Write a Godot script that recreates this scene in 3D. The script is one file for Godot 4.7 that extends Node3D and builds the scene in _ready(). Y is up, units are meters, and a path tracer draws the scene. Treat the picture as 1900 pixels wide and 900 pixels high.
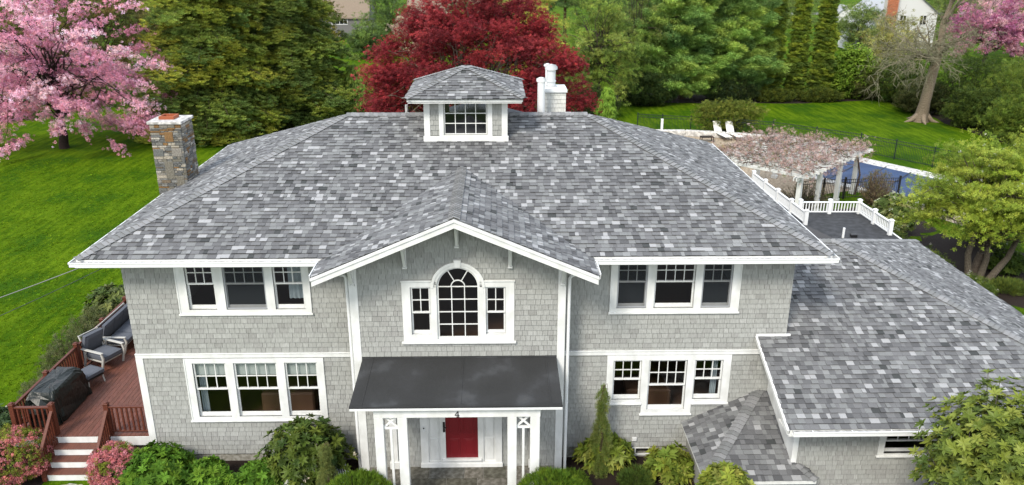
extends Node3D

# ---------------------------------------------------------------- mesh buffer
class Buf:
	var v := PackedVector3Array()
	var n := PackedVector3Array()
	var c := PackedColorArray()
	var col := Color(1, 1, 1)
	var xf := Transform3D.IDENTITY
	func tri(a: Vector3, b: Vector3, d: Vector3) -> void:   # counter-clockwise seen from outside
		a = xf * a; b = xf * b; d = xf * d
		var m := (b - a).cross(d - a).normalized()
		v.append(a); v.append(d); v.append(b)
		for k in 3:
			n.append(m); c.append(col)
	func quad(a: Vector3, b: Vector3, d: Vector3, e: Vector3) -> void:
		tri(a, b, d); tri(a, d, e)
	func quad_out(a: Vector3, b: Vector3, d: Vector3, e: Vector3, out: Vector3) -> void:
		if (b - a).cross(d - a).dot(out) < 0.0: quad(a, e, d, b)
		else: quad(a, b, d, e)
	func box(lo: Vector3, hi: Vector3, bev := 0.0) -> void:
		var m := (lo + hi) * 0.5
		var h := (hi - lo) * 0.5
		h = h.abs()
		bev = minf(bev, minf(h.x, minf(h.y, h.z)) * 0.9)
		if bev <= 0.0:
			for ax in 3:
				for s in [-1.0, 1.0]:
					var o := Vector3.ZERO; o[ax] = h[ax] * s
					var p := Vector3.ZERO; p[(ax + 1) % 3] = h[(ax + 1) % 3]
					var q := Vector3.ZERO; q[(ax + 2) % 3] = h[(ax + 2) % 3]
					quad_out(m + o - p - q, m + o + p - q, m + o + p + q, m + o - p + q, o)
			return
		for ax in 3:
			var i := (ax + 1) % 3
			var j := (ax + 2) % 3
			for s in [-1.0, 1.0]:
				var o := Vector3.ZERO; o[ax] = h[ax] * s
				var p := Vector3.ZERO; p[i] = h[i] - bev
				var q := Vector3.ZERO; q[j] = h[j] - bev
				quad_out(m + o - p - q, m + o + p - q, m + o + p + q, m + o - p + q, o)
				for t in [-1.0, 1.0]:      # bevel along axis j between faces ax and i
					var a := Vector3.ZERO; a[ax] = h[ax] * s; a[i] = (h[i] - bev) * t
					var b := Vector3.ZERO; b[ax] = (h[ax] - bev) * s; b[i] = h[i] * t
					quad_out(m + a - q, m + a + q, m + b + q, m + b - q, a + b)
		for sx in [-1.0, 1.0]:
			for sy in [-1.0, 1.0]:
				for sz in [-1.0, 1.0]:
					var a := m + Vector3(h.x * sx, (h.y - bev) * sy, (h.z - bev) * sz)
					var b := m + Vector3((h.x - bev) * sx, h.y * sy, (h.z - bev) * sz)
					var d := m + Vector3((h.x - bev) * sx, (h.y - bev) * sy, h.z * sz)
					if sx * sy * sz > 0: tri(a, b, d)
					else: tri(a, d, b)
	func bar(a: Vector3, b: Vector3, w: float, d: float, up := Vector3.UP) -> void:   # square bar from a to b
		var y := (b - a).normalized()
		var x := y.cross(up)
		if x.length() < 0.01: x = y.cross(Vector3.FORWARD)
		x = x.normalized()
		var z := x.cross(y)
		var keep := xf
		xf = keep * Transform3D(Basis(x, y, z), (a + b) * 0.5)
		var l := a.distance_to(b) * 0.5
		box(Vector3(-w * 0.5, -l, -d * 0.5), Vector3(w * 0.5, l, d * 0.5), minf(w, d) * 0.12)
		xf = keep
	func prism(poly: Array, z0: float, z1: float) -> void:   # outline in x,y, counter-clockwise, extruded along z
		var k := poly.size()
		for i in range(1, k - 1):
			tri(Vector3(poly[0].x, poly[0].y, z1), Vector3(poly[i].x, poly[i].y, z1), Vector3(poly[i + 1].x, poly[i + 1].y, z1))
			tri(Vector3(poly[0].x, poly[0].y, z0), Vector3(poly[i + 1].x, poly[i + 1].y, z0), Vector3(poly[i].x, poly[i].y, z0))
		for i in k:
			var a: Vector2 = poly[i]
			var b: Vector2 = poly[(i + 1) % k]
			quad(Vector3(a.x, a.y, z0), Vector3(b.x, b.y, z0), Vector3(b.x, b.y, z1), Vector3(a.x, a.y, z1))
	func tube(pts: Array, rad: Array, sides := 6, cap := true) -> void:
		var rings := []
		var x := Vector3.ZERO
		for i in pts.size():
			var d: Vector3 = (pts[mini(i + 1, pts.size() - 1)] - pts[maxi(i - 1, 0)]).normalized()
			if i == 0:
				x = d.cross(Vector3.UP if absf(d.y) < 0.9 else Vector3.RIGHT).normalized()
			else:
				x = (x - d * x.dot(d)).normalized()
			var y := d.cross(x)
			var ring := []
			for k in sides:
				var a := TAU * k / sides
				ring.append(x * cos(a) + y * sin(a))
			rings.append(ring)
		for i in pts.size() - 1:
			for k in sides:
				var k2 := (k + 1) % sides
				var q := [[i, k], [i, k2], [i + 1, k2], [i + 1, k]]
				for t in [0, 2, 1, 0, 3, 2]:
					var dir: Vector3 = rings[q[t][0]][q[t][1]]
					v.append(xf * (pts[q[t][0]] + dir * rad[q[t][0]])); n.append((xf.basis * dir).normalized()); c.append(col)
		if cap:
			for e in [0, pts.size() - 1]:
				var d: Vector3 = (pts[1] - pts[0]) if e == 0 else (pts[e] - pts[e - 1])
				for k in range(1, sides - 1):
					var a: Vector3 = pts[e] + rings[e][0] * rad[e]
					var b: Vector3 = pts[e] + rings[e][k] * rad[e]
					var f: Vector3 = pts[e] + rings[e][k + 1] * rad[e]
					if (b - a).cross(f - a).dot(d) * (-1.0 if e == 0 else 1.0) < 0.0: tri(a, f, b)
					else: tri(a, b, f)
	func ellipsoid(at: Vector3, r: Vector3, seg := 12, rows := 8, from := -PI / 2) -> void:
		for i in rows:
			for k in seg:
				var q := []
				for w in [[i, k], [i, k + 1], [i + 1, k + 1], [i + 1, k]]:
					var la := lerpf(from, PI / 2, float(w[0]) / rows)
					var lo: float = -TAU * w[1] / seg
					q.append(Vector3(cos(la) * cos(lo), sin(la), cos(la) * sin(lo)))
				for t in [0, 2, 1, 0, 3, 2]:
					v.append(xf * (at + q[t] * r)); n.append((xf.basis * (q[t] / r)).normalized()); c.append(col)
	func mesh() -> ArrayMesh:
		var a := []
		a.resize(Mesh.ARRAY_MAX)
		a[Mesh.ARRAY_VERTEX] = v; a[Mesh.ARRAY_NORMAL] = n; a[Mesh.ARRAY_COLOR] = c
		var m := ArrayMesh.new()
		m.add_surface_from_arrays(Mesh.PRIMITIVE_TRIANGLES, a)
		return m

# ---------------------------------------------------------------- nodes
var taken := {}
var M := {}
var R := RandomNumberGenerator.new()
const EYE := Vector3(0, 14, 20)

func numbered(called: String) -> String:
	taken[called] = taken.get(called, -1) + 1
	return called if taken[called] == 0 else "%s_%03d" % [called, taken[called]]
func thing(called: String, label: String, category: String, at := Vector3.ZERO, group := "") -> Node3D:
	var o := Node3D.new()
	o.name = numbered(called)
	add_child(o)
	o.position = at
	tag(o, label, category, group)
	return o
func tag(o: Node, label: String, category := "", group := "") -> void:
	o.set_meta("label", label)
	if category: o.set_meta("category", category)
	if group: o.set_meta("group", group)
func mi(called: String, what, material: Material, parent: Node) -> MeshInstance3D:
	var o := MeshInstance3D.new()
	o.mesh = what.mesh() if what is Buf else what
	o.material_override = material
	o.name = called
	parent.add_child(o, true)
	return o
func struct(called: String, what, material: Material) -> MeshInstance3D:
	var o := mi(called, what, material, self)
	o.set_meta("kind", "structure")
	return o
func node(called: String, parent: Node, at := Vector3.ZERO) -> Node3D:
	var o := Node3D.new()
	o.name = called
	parent.add_child(o, true)
	o.position = at
	return o

# ---------------------------------------------------------------- materials
func lin(r: float, g: float, b: float, a := 1.0) -> Color:
	var k := Color(r, g, b).linear_to_srgb()
	k.a = a
	return k
func noise_tex(freq: float, dark: Color, light: Color, seed_ := 1, size := 512, octaves := 4, normal := false) -> NoiseTexture2D:
	var f := FastNoiseLite.new()
	f.noise_type = FastNoiseLite.TYPE_SIMPLEX_SMOOTH
	f.frequency = freq
	f.fractal_octaves = octaves
	f.seed = seed_
	var t := NoiseTexture2D.new()
	t.width = size; t.height = size
	t.seamless = true
	t.noise = f
	if normal:
		t.as_normal_map = true
		t.bump_strength = 4.0
	else:
		var g := Gradient.new()
		g.set_color(0, dark); g.set_color(1, light)
		g.set_offset(0, 0.2); g.set_offset(1, 0.8)
		t.color_ramp = g
	return t
func mat(called: String, color: Color, rough := 0.8, tex: Texture2D = null, scale := Vector3.ONE, vertex := false, normal: Texture2D = null, nscale := 0.5) -> StandardMaterial3D:
	var m := StandardMaterial3D.new()
	m.resource_name = called
	m.albedo_color = color
	m.roughness = rough
	m.metallic_specular = 0.4
	m.vertex_color_use_as_albedo = vertex
	if tex or normal:
		m.uv1_triplanar = true
		m.uv1_world_triplanar = true
		m.uv1_scale = scale
		m.albedo_texture = tex
		if normal:
			m.normal_enabled = true
			m.normal_texture = normal
			m.normal_scale = nscale
	M[called] = m
	return m
func leaf_mat(called: String, back: float, rough := 0.6) -> StandardMaterial3D:
	var m := mat(called, Color(1, 1, 1), rough, null, Vector3.ONE, true)
	m.cull_mode = BaseMaterial3D.CULL_DISABLED
	m.metallic_specular = 0.22
	m.backlight_enabled = true
	m.backlight = Color(back, back, back)
	return m
func materials() -> void:
	var g := func(x: float) -> Color: return Color(x, x, x)
	var grit := noise_tex(0.09, Color(0.72, 0.72, 0.72), Color(1, 1, 1), 3, 512, 3)
	var streak := noise_tex(0.02, Color(0.90, 0.90, 0.895), Color(1, 1, 1), 5, 512, 5)
	var blotch := noise_tex(0.012, Color(0.7, 0.7, 0.7), Color(1, 1, 1), 7, 512, 5)
	var bump := noise_tex(0.06, Color.BLACK, Color.WHITE, 9, 512, 4, true)
	mat("asphalt_shingle", Color(1, 1, 1), 0.92, grit, Vector3(1.6, 1.6, 1.6), true, bump, 0.5)
	mat("roof_felt", lin(0.10, 0.102, 0.11), 0.95, grit, Vector3(1.5, 1.5, 1.5))
	mat("cedar_shingle", Color(1, 1, 1), 0.85, streak, Vector3(2.2, 0.45, 2.2), true, bump, 0.12)
	mat("wall_back", lin(0.28, 0.28, 0.26), 0.9)
	mat("white_paint", lin(0.70, 0.705, 0.695), 0.5, noise_tex(0.008, Color(0.93, 0.93, 0.925), Color(1, 1, 1), 15, 512, 5), Vector3(0.6, 0.35, 0.6))
	mat("white_metal", lin(0.69, 0.70, 0.70), 0.4)
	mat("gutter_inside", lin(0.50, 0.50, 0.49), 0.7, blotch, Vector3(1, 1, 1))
	mat("grey_screen_frame", lin(0.34, 0.35, 0.37), 0.6)
	var glass := mat("glass", Color(0.05, 0.06, 0.06, 0.05), 0.02)
	glass.transparency = BaseMaterial3D.TRANSPARENCY_ALPHA
	glass.metallic_specular = 0.5
	var scr := mat("insect_screen", Color(0.18, 0.20, 0.22, 0.45), 0.8)
	scr.transparency = BaseMaterial3D.TRANSPARENCY_ALPHA
	mat("room_wall", lin(0.24, 0.21, 0.18), 0.9)
	mat("room_floor", lin(0.13, 0.075, 0.045), 0.6)
	mat("blind", lin(0.30, 0.34, 0.33), 0.8)
	mat("curtain", lin(0.26, 0.31, 0.33), 0.9)
	mat("concrete", lin(0.34, 0.33, 0.295), 0.9, noise_tex(0.02, Color(0.78, 0.77, 0.75), Color(1, 1, 1), 21, 512, 5), Vector3(0.7, 0.7, 0.7), false, bump, 0.3)
	mat("membrane", lin(0.060, 0.061, 0.062), 0.68, stained_sheet(), Vector3(0.19, 0.19, 0.19), false, bump, 0.12)
	mat("membrane_far", lin(0.045, 0.046, 0.050), 0.75, noise_tex(0.02, Color(0.7, 0.7, 0.7), Color(1, 1, 1), 24, 512, 6), Vector3(0.25, 0.25, 0.25))
	mat("red_door", lin(0.155, 0.008, 0.013), 0.4)
	mat("black_metal", lin(0.012, 0.012, 0.013), 0.45)
	mat("terracotta", lin(0.40, 0.11, 0.045), 0.75, grit, Vector3(1.2, 1.2, 1.2))
	mat("stone", Color(1, 1, 1), 0.85, noise_tex(0.03, Color(0.68, 0.67, 0.66), Color(1, 1, 1), 31, 512, 5), Vector3(1.5, 1.5, 1.5), true, bump, 0.8)
	mat("mortar", lin(0.24, 0.23, 0.21), 0.95)
	mat("cap_stone", lin(0.62, 0.60, 0.57), 0.85, blotch, Vector3(0.8, 0.8, 0.8))
	mat("galvanised", lin(0.55, 0.57, 0.58), 0.45)
	mat("flagstone", Color(1, 1, 1), 0.8, noise_tex(0.012, Color(0.7, 0.69, 0.66), Color(1, 1, 1), 33, 512, 5), Vector3(0.9, 0.9, 0.9), true)
	mat("deck_board", Color(1, 1, 1), 0.6, noise_tex(0.02, Color(0.85, 0.84, 0.84), Color(1, 1, 1), 35, 512, 5), Vector3(1.6, 1.6, 0.25), true)
	mat("red_rail", lin(0.115, 0.030, 0.016), 0.55, noise_tex(0.02, Color(0.8, 0.8, 0.8), Color(1, 1, 1), 36, 512, 4), Vector3(1.5, 1.5, 1.5))
	var cloth := noise_tex(0.2, Color(0.85, 0.85, 0.85), Color(1, 1, 1), 41, 256, 2)
	mat("cushion", lin(0.115, 0.125, 0.15), 0.95, cloth, Vector3(3, 3, 3))
	mat("furniture_frame", lin(0.42, 0.41, 0.38), 0.5)
	mat("cover_vinyl", lin(0.011, 0.016, 0.014), 0.38, blotch, Vector3(0.8, 0.8, 0.8), false, noise_tex(0.015, Color.BLACK, Color.WHITE, 43, 512, 4, true), 0.9)
	mat("lounge_sling", lin(0.70, 0.69, 0.65), 0.8)
	mat("dark_frame", lin(0.03, 0.022, 0.018), 0.5)
	mat("iron_fence", lin(0.012, 0.022, 0.020), 0.5)
	mat("paving", lin(0.42, 0.34, 0.25), 0.9, noise_tex(0.03, Color(0.75, 0.74, 0.72), Color(1, 1, 1), 45, 512, 5), Vector3(0.3, 0.3, 0.3))
	mat("coping", lin(0.66, 0.64, 0.60), 0.85, blotch, Vector3(0.5, 0.5, 0.5))
	mat("pool_cover", lin(0.024, 0.052, 0.125), 0.6, noise_tex(0.008, Color(0.82, 0.84, 0.88), Color(1, 1, 1), 47, 512, 5), Vector3(0.15, 0.15, 0.15))
	mat("mulch", lin(0.030, 0.018, 0.012), 1.0, noise_tex(0.12, Color(0.5, 0.45, 0.42), Color(1, 1, 1), 49, 512, 3), Vector3(0.9, 0.9, 0.9), false, bump, 1.0)
	mat("asphalt", lin(0.17, 0.17, 0.175), 0.9, grit, Vector3(0.5, 0.5, 0.5))
	var lawn_tex := lawn_image()
	var m := mat("lawn", Color(1, 1, 1), 0.95, lawn_tex, Vector3(0.05, 0.05, 0.05), false)
	m.metallic_specular = 0.12
	m.detail_enabled = true
	m.detail_blend_mode = BaseMaterial3D.BLEND_MODE_MUL
	m.detail_albedo = noise_tex(0.12, Color(0.62, 0.64, 0.55), Color(1, 1, 1), 53, 512, 4)
	m.detail_uv_layer = BaseMaterial3D.DETAIL_UV_2
	m.uv2_triplanar = true
	m.uv2_world_triplanar = true
	m.uv2_scale = Vector3(0.55, 0.55, 0.25)
	leaf_mat("leaf", 0.8, 0.6)
	leaf_mat("glossy_leaf", 0.45, 0.4)
	leaf_mat("needle", 0.7, 0.7)
	leaf_mat("petal", 0.9, 0.85)
	mat("bark", Color(1, 1, 1), 0.95, noise_tex(0.05, Color(0.55, 0.53, 0.5), Color(1, 1, 1), 61, 512, 4), Vector3(1.2, 0.3, 1.2), true, bump, 1.0)
	mat("far_paint", lin(0.55, 0.55, 0.54), 0.7)
	mat("far_roof", lin(0.34, 0.265, 0.20), 0.95, noise_tex(0.15, Color(0.6, 0.6, 0.6), Color(1, 1, 1), 63, 512, 3), Vector3(0.6, 0.6, 0.6))
	mat("far_wall", lin(0.22, 0.215, 0.205), 0.95, noise_tex(0.15, Color(0.65, 0.65, 0.65), Color(1, 1, 1), 65, 512, 3), Vector3(0.5, 0.5, 0.5))
	mat("far_slate", lin(0.33, 0.34, 0.36), 0.9)
	mat("brick_red", Color(1, 1, 1), 0.9, null, Vector3.ONE, true)
	mat("dark_glass", lin(0.012, 0.014, 0.016), 0.08)
	mat("hose_green", lin(0.30, 0.32, 0.33), 0.5)
	mat("cable", lin(0.16, 0.165, 0.16), 0.5)
	mat("grass_blade", Color(1, 1, 1), 0.8, null, Vector3.ONE, true)
	M["grass_blade"].metallic_specular = 0.12
	M["grass_blade"].backlight_enabled = true
	M["grass_blade"].backlight = Color(0.3, 0.3, 0.3)

func lawn_image() -> ImageTexture:
	# turf colour: patches of yellower and bluer grass, drawn out into streaks along the mower's way (z)
	var f := FastNoiseLite.new(); f.frequency = 0.008; f.fractal_octaves = 4; f.seed = 71
	var p := FastNoiseLite.new(); p.frequency = 0.012; p.fractal_octaves = 5; p.seed = 72
	var a := f.get_seamless_image(512, 512)
	var b := p.get_seamless_image(512, 512)
	var im := Image.create(512, 512, false, Image.FORMAT_RGB8)
	for y in 512:
		for x in 512:
			var patch_ := a.get_pixel(x, y).r
			var streak := b.get_pixel((x * 7) % 512, y).r
			var fine := b.get_pixel((x * 23 + 100) % 512, (y * 5) % 512).r
			var s := sin(TAU * x / 512.0 * 26.0 + 5.0 * patch_)
			var t := clampf(-0.25 + 0.75 * patch_ + 0.75 * (streak - 0.5) + 0.5 * (fine - 0.5) + 0.07 * s + 0.25, 0.0, 1.0)
			var l := Color(0.043, 0.103, 0.0026).lerp(Color(0.146, 0.232, 0.0078), t)
			if patch_ < 0.42: l = l.lerp(Color(0.040, 0.105, 0.008), (0.42 - patch_) * 2.0)
			im.set_pixel(x, y, l.linear_to_srgb())
	return ImageTexture.create_from_image(im)

func stained_sheet() -> NoiseTexture2D:
	# dark rubber sheet with a few pale chalky stains
	var t := noise_tex(0.006, Color(0.5, 0.5, 0.5), Color(1, 1, 1), 23, 512, 6)
	var g := Gradient.new()
	g.offsets = PackedFloat32Array([0.0, 0.45, 0.68, 0.85, 1.0])
	g.colors = PackedColorArray([Color(0.66, 0.66, 0.66), Color(0.72, 0.72, 0.72), Color(0.76, 0.76, 0.77), Color(0.92, 0.93, 0.95), Color(1, 1, 1)])
	t.color_ramp = g
	return t

# ---------------------------------------------------------------- shingles
const TONES := [[0.0694, 0.0711, 0.0739], [0.1142, 0.1159, 0.1198], [0.1534, 0.1557, 0.159], [0.1926, 0.1949, 0.1982], [0.2374, 0.2397, 0.243], [0.3002, 0.3024, 0.3058], [0.42, 0.4222, 0.4256]]
const CEDAR := [[0.268, 0.2693, 0.2554], [0.3, 0.3015, 0.2868], [0.324, 0.3256, 0.3115], [0.348, 0.3497, 0.3362], [0.372, 0.3739, 0.3593]]
var pieces := {"roof": [], "wall": [], "cap": []}
func wedge(b: Buf, face: Color, lifted: bool) -> void:   # unit shingle: x across, y up the slope, z out
	b.col = face
	b.quad(Vector3(-0.5, 0, 1), Vector3(0.5, 0, 1), Vector3(0.5, 1, 0.12), Vector3(-0.5, 1, 0.12))
	var h := 0.62 if lifted else 0.0      # a roof tab is a sheet whose lower edge stands clear of the course below
	b.quad(Vector3(-0.5, 0, h), Vector3(0.5, 0, h), Vector3(0.5, 0, 1), Vector3(-0.5, 0, 1))
	b.quad(Vector3(-0.5, 0, h), Vector3(-0.5, 0, 1), Vector3(-0.5, 1, 0.12), Vector3(-0.5, 1, 0))
	b.quad(Vector3(0.5, 0, 1), Vector3(0.5, 0, h), Vector3(0.5, 1, 0), Vector3(0.5, 1, 0.12))
	if lifted: b.quad(Vector3(-0.5, 0, h), Vector3(-0.5, 1, 0), Vector3(0.5, 1, 0), Vector3(0.5, 0, h))
func tone_of(kind: String, k: int) -> Color:
	var t: Array = TONES[k] if kind == "roof" else CEDAR[k]
	return Color(t[0], t[1], t[2])
func put_piece(kind: String, part: Node, t: Transform3D, tone: int) -> void:
	pieces[kind].append([(t.basis.x.length() * t.basis.y.length()) / t.origin.distance_squared_to(EYE), t, tone, part])
func emit_pieces(kind: String, called: String, material: Material, most := 300) -> void:
	var list: Array = pieces[kind]
	list.sort_custom(func(a, b): return a[0] > b[0])
	var shared := []
	for k in (TONES.size() if kind == "roof" else CEDAR.size()):
		var b := Buf.new()
		wedge(b, tone_of(kind, k), kind == "roof")
		shared.append(b.mesh())
	var rest := {}
	for i in list.size():
		var p: Array = list[i]
		if i < most:
			var o := mi(called, shared[p[2]], material, p[3])
			o.transform = p[3].transform.affine_inverse() * p[1]
		else:
			if not rest.has(p[3]): rest[p[3]] = Buf.new()
			var b: Buf = rest[p[3]]
			b.xf = p[3].transform.affine_inverse() * p[1]
			wedge(b, tone_of(kind, p[2]), kind == "roof")
	for part in rest:
		var o := mi(called + "s", rest[part], material, part)
		o.set_meta("kind", "stuff")
func span(poly: Array, y: float) -> Vector2:
	var lo := 1e9
	var hi := -1e9
	for i in poly.size():
		var a: Vector2 = poly[i]
		var b: Vector2 = poly[(i + 1) % poly.size()]
		if (a.y <= y) != (b.y <= y):
			var x := a.x + (b.x - a.x) * (y - a.y) / (b.y - a.y)
			lo = minf(lo, x); hi = maxf(hi, x)
	return Vector2(lo, hi)
func slope(part: Node, o: Vector3, u: Vector3, v: Vector3, poly: Array, skip := "", e := 0.158) -> void:
	# rows of laminated shingle tabs over a slope; poly in metres along u (across) and v (up)
	var nn := u.cross(v).normalized()
	var top := 0.0
	for p in poly: top = maxf(top, p.y)
	var rows := int(ceil(top / e))
	for r in rows:
		var s := span(poly, minf((r + 0.45) * e, top - 0.004))
		if s.y - s.x < 0.03: continue
		var x := s.x - R.randf() * 0.2
		var last := 3
		while x < s.y:
			var w := R.randf_range(0.08, 0.25)
			var tone := int(clampf(round(R.randfn(2.9, 1.15)), 0, 6))
			if R.randf() < 0.06: tone = 6
			if tone == last and R.randf() < 0.6: tone = clampi(tone + (1 if R.randf() < 0.5 else -1), 0, 6)
			last = tone
			var a := maxf(x, s.x)
			var b := minf(x + w, s.y)
			x += w
			if b - a < 0.02: continue
			var at := o + u * ((a + b) * 0.5) + v * (r * e - (0.0 if r else 0.02) + R.randf_range(-0.004, 0.004))
			if hidden(skip, at): continue
			var th := 0.016 if R.randf() < 0.5 else 0.034
			put_piece("roof", part, Transform3D(Basis(u * (b - a - 0.003), v * e * 1.12, nn * th), at + nn * 0.004), tone)
func hidden(skip: String, p: Vector3) -> bool:
	if skip == "main":
		var gy := 8.0 - absf(p.x + 1.035) * 0.424      # under the front gable
		if p.z > -3.2 and gy > p.y + 0.06: return true
		if p.x > -2.05 and p.x < 0.17 and p.z < -4.35: return true   # under the cupola
	elif skip == "gable":
		return p.y < main_y(p.z) - 0.05
	elif skip == "wing":
		return p.z < 0.0 and p.x < 8.0
	elif skip == "small":
		return p.x > 7.62 and p.z < 2.24
	return false
func main_y(z: float) -> float:
	return 6.53 + (0.85 - z) * 0.38
func caps(part: Node, a: Vector3, b: Vector3, n1: Vector3, n2: Vector3, w := 0.17, step := 0.145) -> void:
	# bent cap shingles laid from a up to b over the edge between slopes with normals n1 and n2
	var d := (b - a).normalized()
	var s1 := d.cross(n1).normalized()
	var s2 := n2.cross(d).normalized()
	var up := (n1 + n2).normalized()
	if s1.dot(n2) > 0: s1 = -s1
	if s2.dot(n1) > 0: s2 = -s2
	var count := int(a.distance_to(b) / step)
	var kinds := []
	for k in 4:
		var t: Array = TONES[[4, 5, 4, 5][k]]
		var m := Buf.new()
		var th := 0.034
		var l := step * 1.15
		for q in [[s1, n1], [s2, n2]]:
			var s: Vector3 = q[0]
			var nn: Vector3 = q[1]
			m.col = Color(t[0], t[1], t[2]) * (0.95 + 0.1 * k / 3.0)
			var p0 := up * th
			var p1 := s * w + nn * th
			var p2 := s * w + d * l + nn * 0.004
			var p3 := d * l + up * 0.004
			m.quad_out(p0, p1, p2, p3, nn)
			m.quad_out(p0 - nn * 0.020, p1 - nn * 0.020, p1, p0, -d)
			m.quad_out(p0 - nn * 0.020, p1 - nn * 0.020, p2 - nn * 0.003, p3 - nn * 0.003, -nn)
			m.quad_out(p1 - nn * 0.020, p2 - nn * 0.003, p2, p1, s)
		kinds.append(m.mesh())
	for i in count:
		var o := mi("ridge_cap", kinds[R.randi() % 4], M.asphalt_shingle, part)
		o.position = a + d * (i * step) + up * 0.026 - part.position
func wall_shingles(part: Node, o: Vector3, u: Vector3, w: float, y0: float, y1: float, holes: Array, limit := "", e := 0.147) -> void:
	# courses of painted cedar shingles; holes are [x0, x1, y0, y1] in the wall's own across/up metres
	var nn := u.cross(Vector3.UP)
	var rows := int(round((y1 - y0) / e))
	e = (y1 - y0) / rows
	for r in rows:
		var y := y0 + r * e
		var x := -R.randf() * 0.2
		while x < w:
			var ww := R.randf_range(0.10, 0.28)
			var cuts := [[maxf(x, 0.0), minf(x + ww, w)]]
			x += ww
			for h in holes:
				if y + e * 0.6 > h[2] and y + e * 0.4 < h[3]:
					var next := []
					for k in cuts:
						if k[1] <= h[0] or k[0] >= h[1]: next.append(k)
						else:
							if k[0] < h[0]: next.append([k[0], h[0]])
							if k[1] > h[1]: next.append([h[1], k[1]])
					cuts = next
			for k in cuts:
				if k[1] - k[0] < 0.012: continue
				var at: Vector3 = o + u * ((k[0] + k[1]) * 0.5) + Vector3.UP * (y + R.randf_range(-0.0015, 0.0015))
				if limit == "gable" and at.y + e > 7.98 - absf(at.x + 1.035) * 0.424: continue
				var tone := int(clampf(round(R.randfn(2.1, 0.8)), 0, 4))
				put_piece("wall", part, Transform3D(Basis(u * (k[1] - k[0] - 0.008), Vector3.UP * e * 1.1, nn * R.randf_range(0.023, 0.026)), at), tone)
func plate(b: Buf, x0: float, x1: float, y0: float, y1: float, holes: Array, z0: float, z1: float) -> void:
	# a board wall with rectangular openings
	var xs := [x0, x1]
	var ys := [y0, y1]
	for h in holes:
		for k in [h[0], h[1]]:
			if k > x0 and k < x1: xs.append(k)
		for k in [h[2], h[3]]:
			if k > y0 and k < y1: ys.append(k)
	xs.sort(); ys.sort()
	for i in xs.size() - 1:
		for j in ys.size() - 1:
			if xs[i + 1] - xs[i] < 0.0005 or ys[j + 1] - ys[j] < 0.0005: continue
			var mx: float = (xs[i] + xs[i + 1]) * 0.5
			var my: float = (ys[j] + ys[j + 1]) * 0.5
			var open := false
			for h in holes:
				if mx > h[0] and mx < h[1] and my > h[2] and my < h[3]: open = true
			if not open: b.box(Vector3(xs[i], ys[j], z0), Vector3(xs[i + 1], ys[j + 1], z1))

# ---------------------------------------------------------------- windows
func pane(parent: Node, x0: float, x1: float, y0: float, y1: float, z: float) -> void:
	var b := Buf.new()
	b.quad(Vector3(x0, y0, z), Vector3(x1, y0, z), Vector3(x1, y1, z), Vector3(x0, y1, z))
	mi("pane", b, M.glass, parent)
func sash(parent: Node, x0: float, x1: float, y0: float, y1: float, z: float, cols: int, rows: int, low := 0.045, material: Material = null, side := 0.045) -> void:
	var b := Buf.new()
	b.box(Vector3(x0 - side, y0 - low, z - 0.02), Vector3(x0, y1 + 0.045, z + 0.02), 0.004)
	b.box(Vector3(x1, y0 - low, z - 0.02), Vector3(x1 + side, y1 + 0.045, z + 0.02), 0.004)
	b.box(Vector3(x0, y0 - low, z - 0.021), Vector3(x1, y0, z + 0.021), 0.004)
	b.box(Vector3(x0, y1, z - 0.021), Vector3(x1, y1 + 0.045, z + 0.021), 0.004)
	var w := (x1 - x0) / cols
	var h := (y1 - y0) / rows
	for i in range(1, cols): b.box(Vector3(x0 + w * i - 0.012, y0, z - 0.012), Vector3(x0 + w * i + 0.012, y1, z + 0.012))
	for j in range(1, rows): b.box(Vector3(x0, y0 + h * j - 0.012, z - 0.0135), Vector3(x1, y0 + h * j + 0.012, z + 0.0135))
	mi("sash", b, material if material else M.white_paint, parent)
	for i in cols:
		for j in rows: pane(parent, x0 + w * i, x0 + w * (i + 1), y0 + h * j, y0 + h * (j + 1), z)
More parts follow.
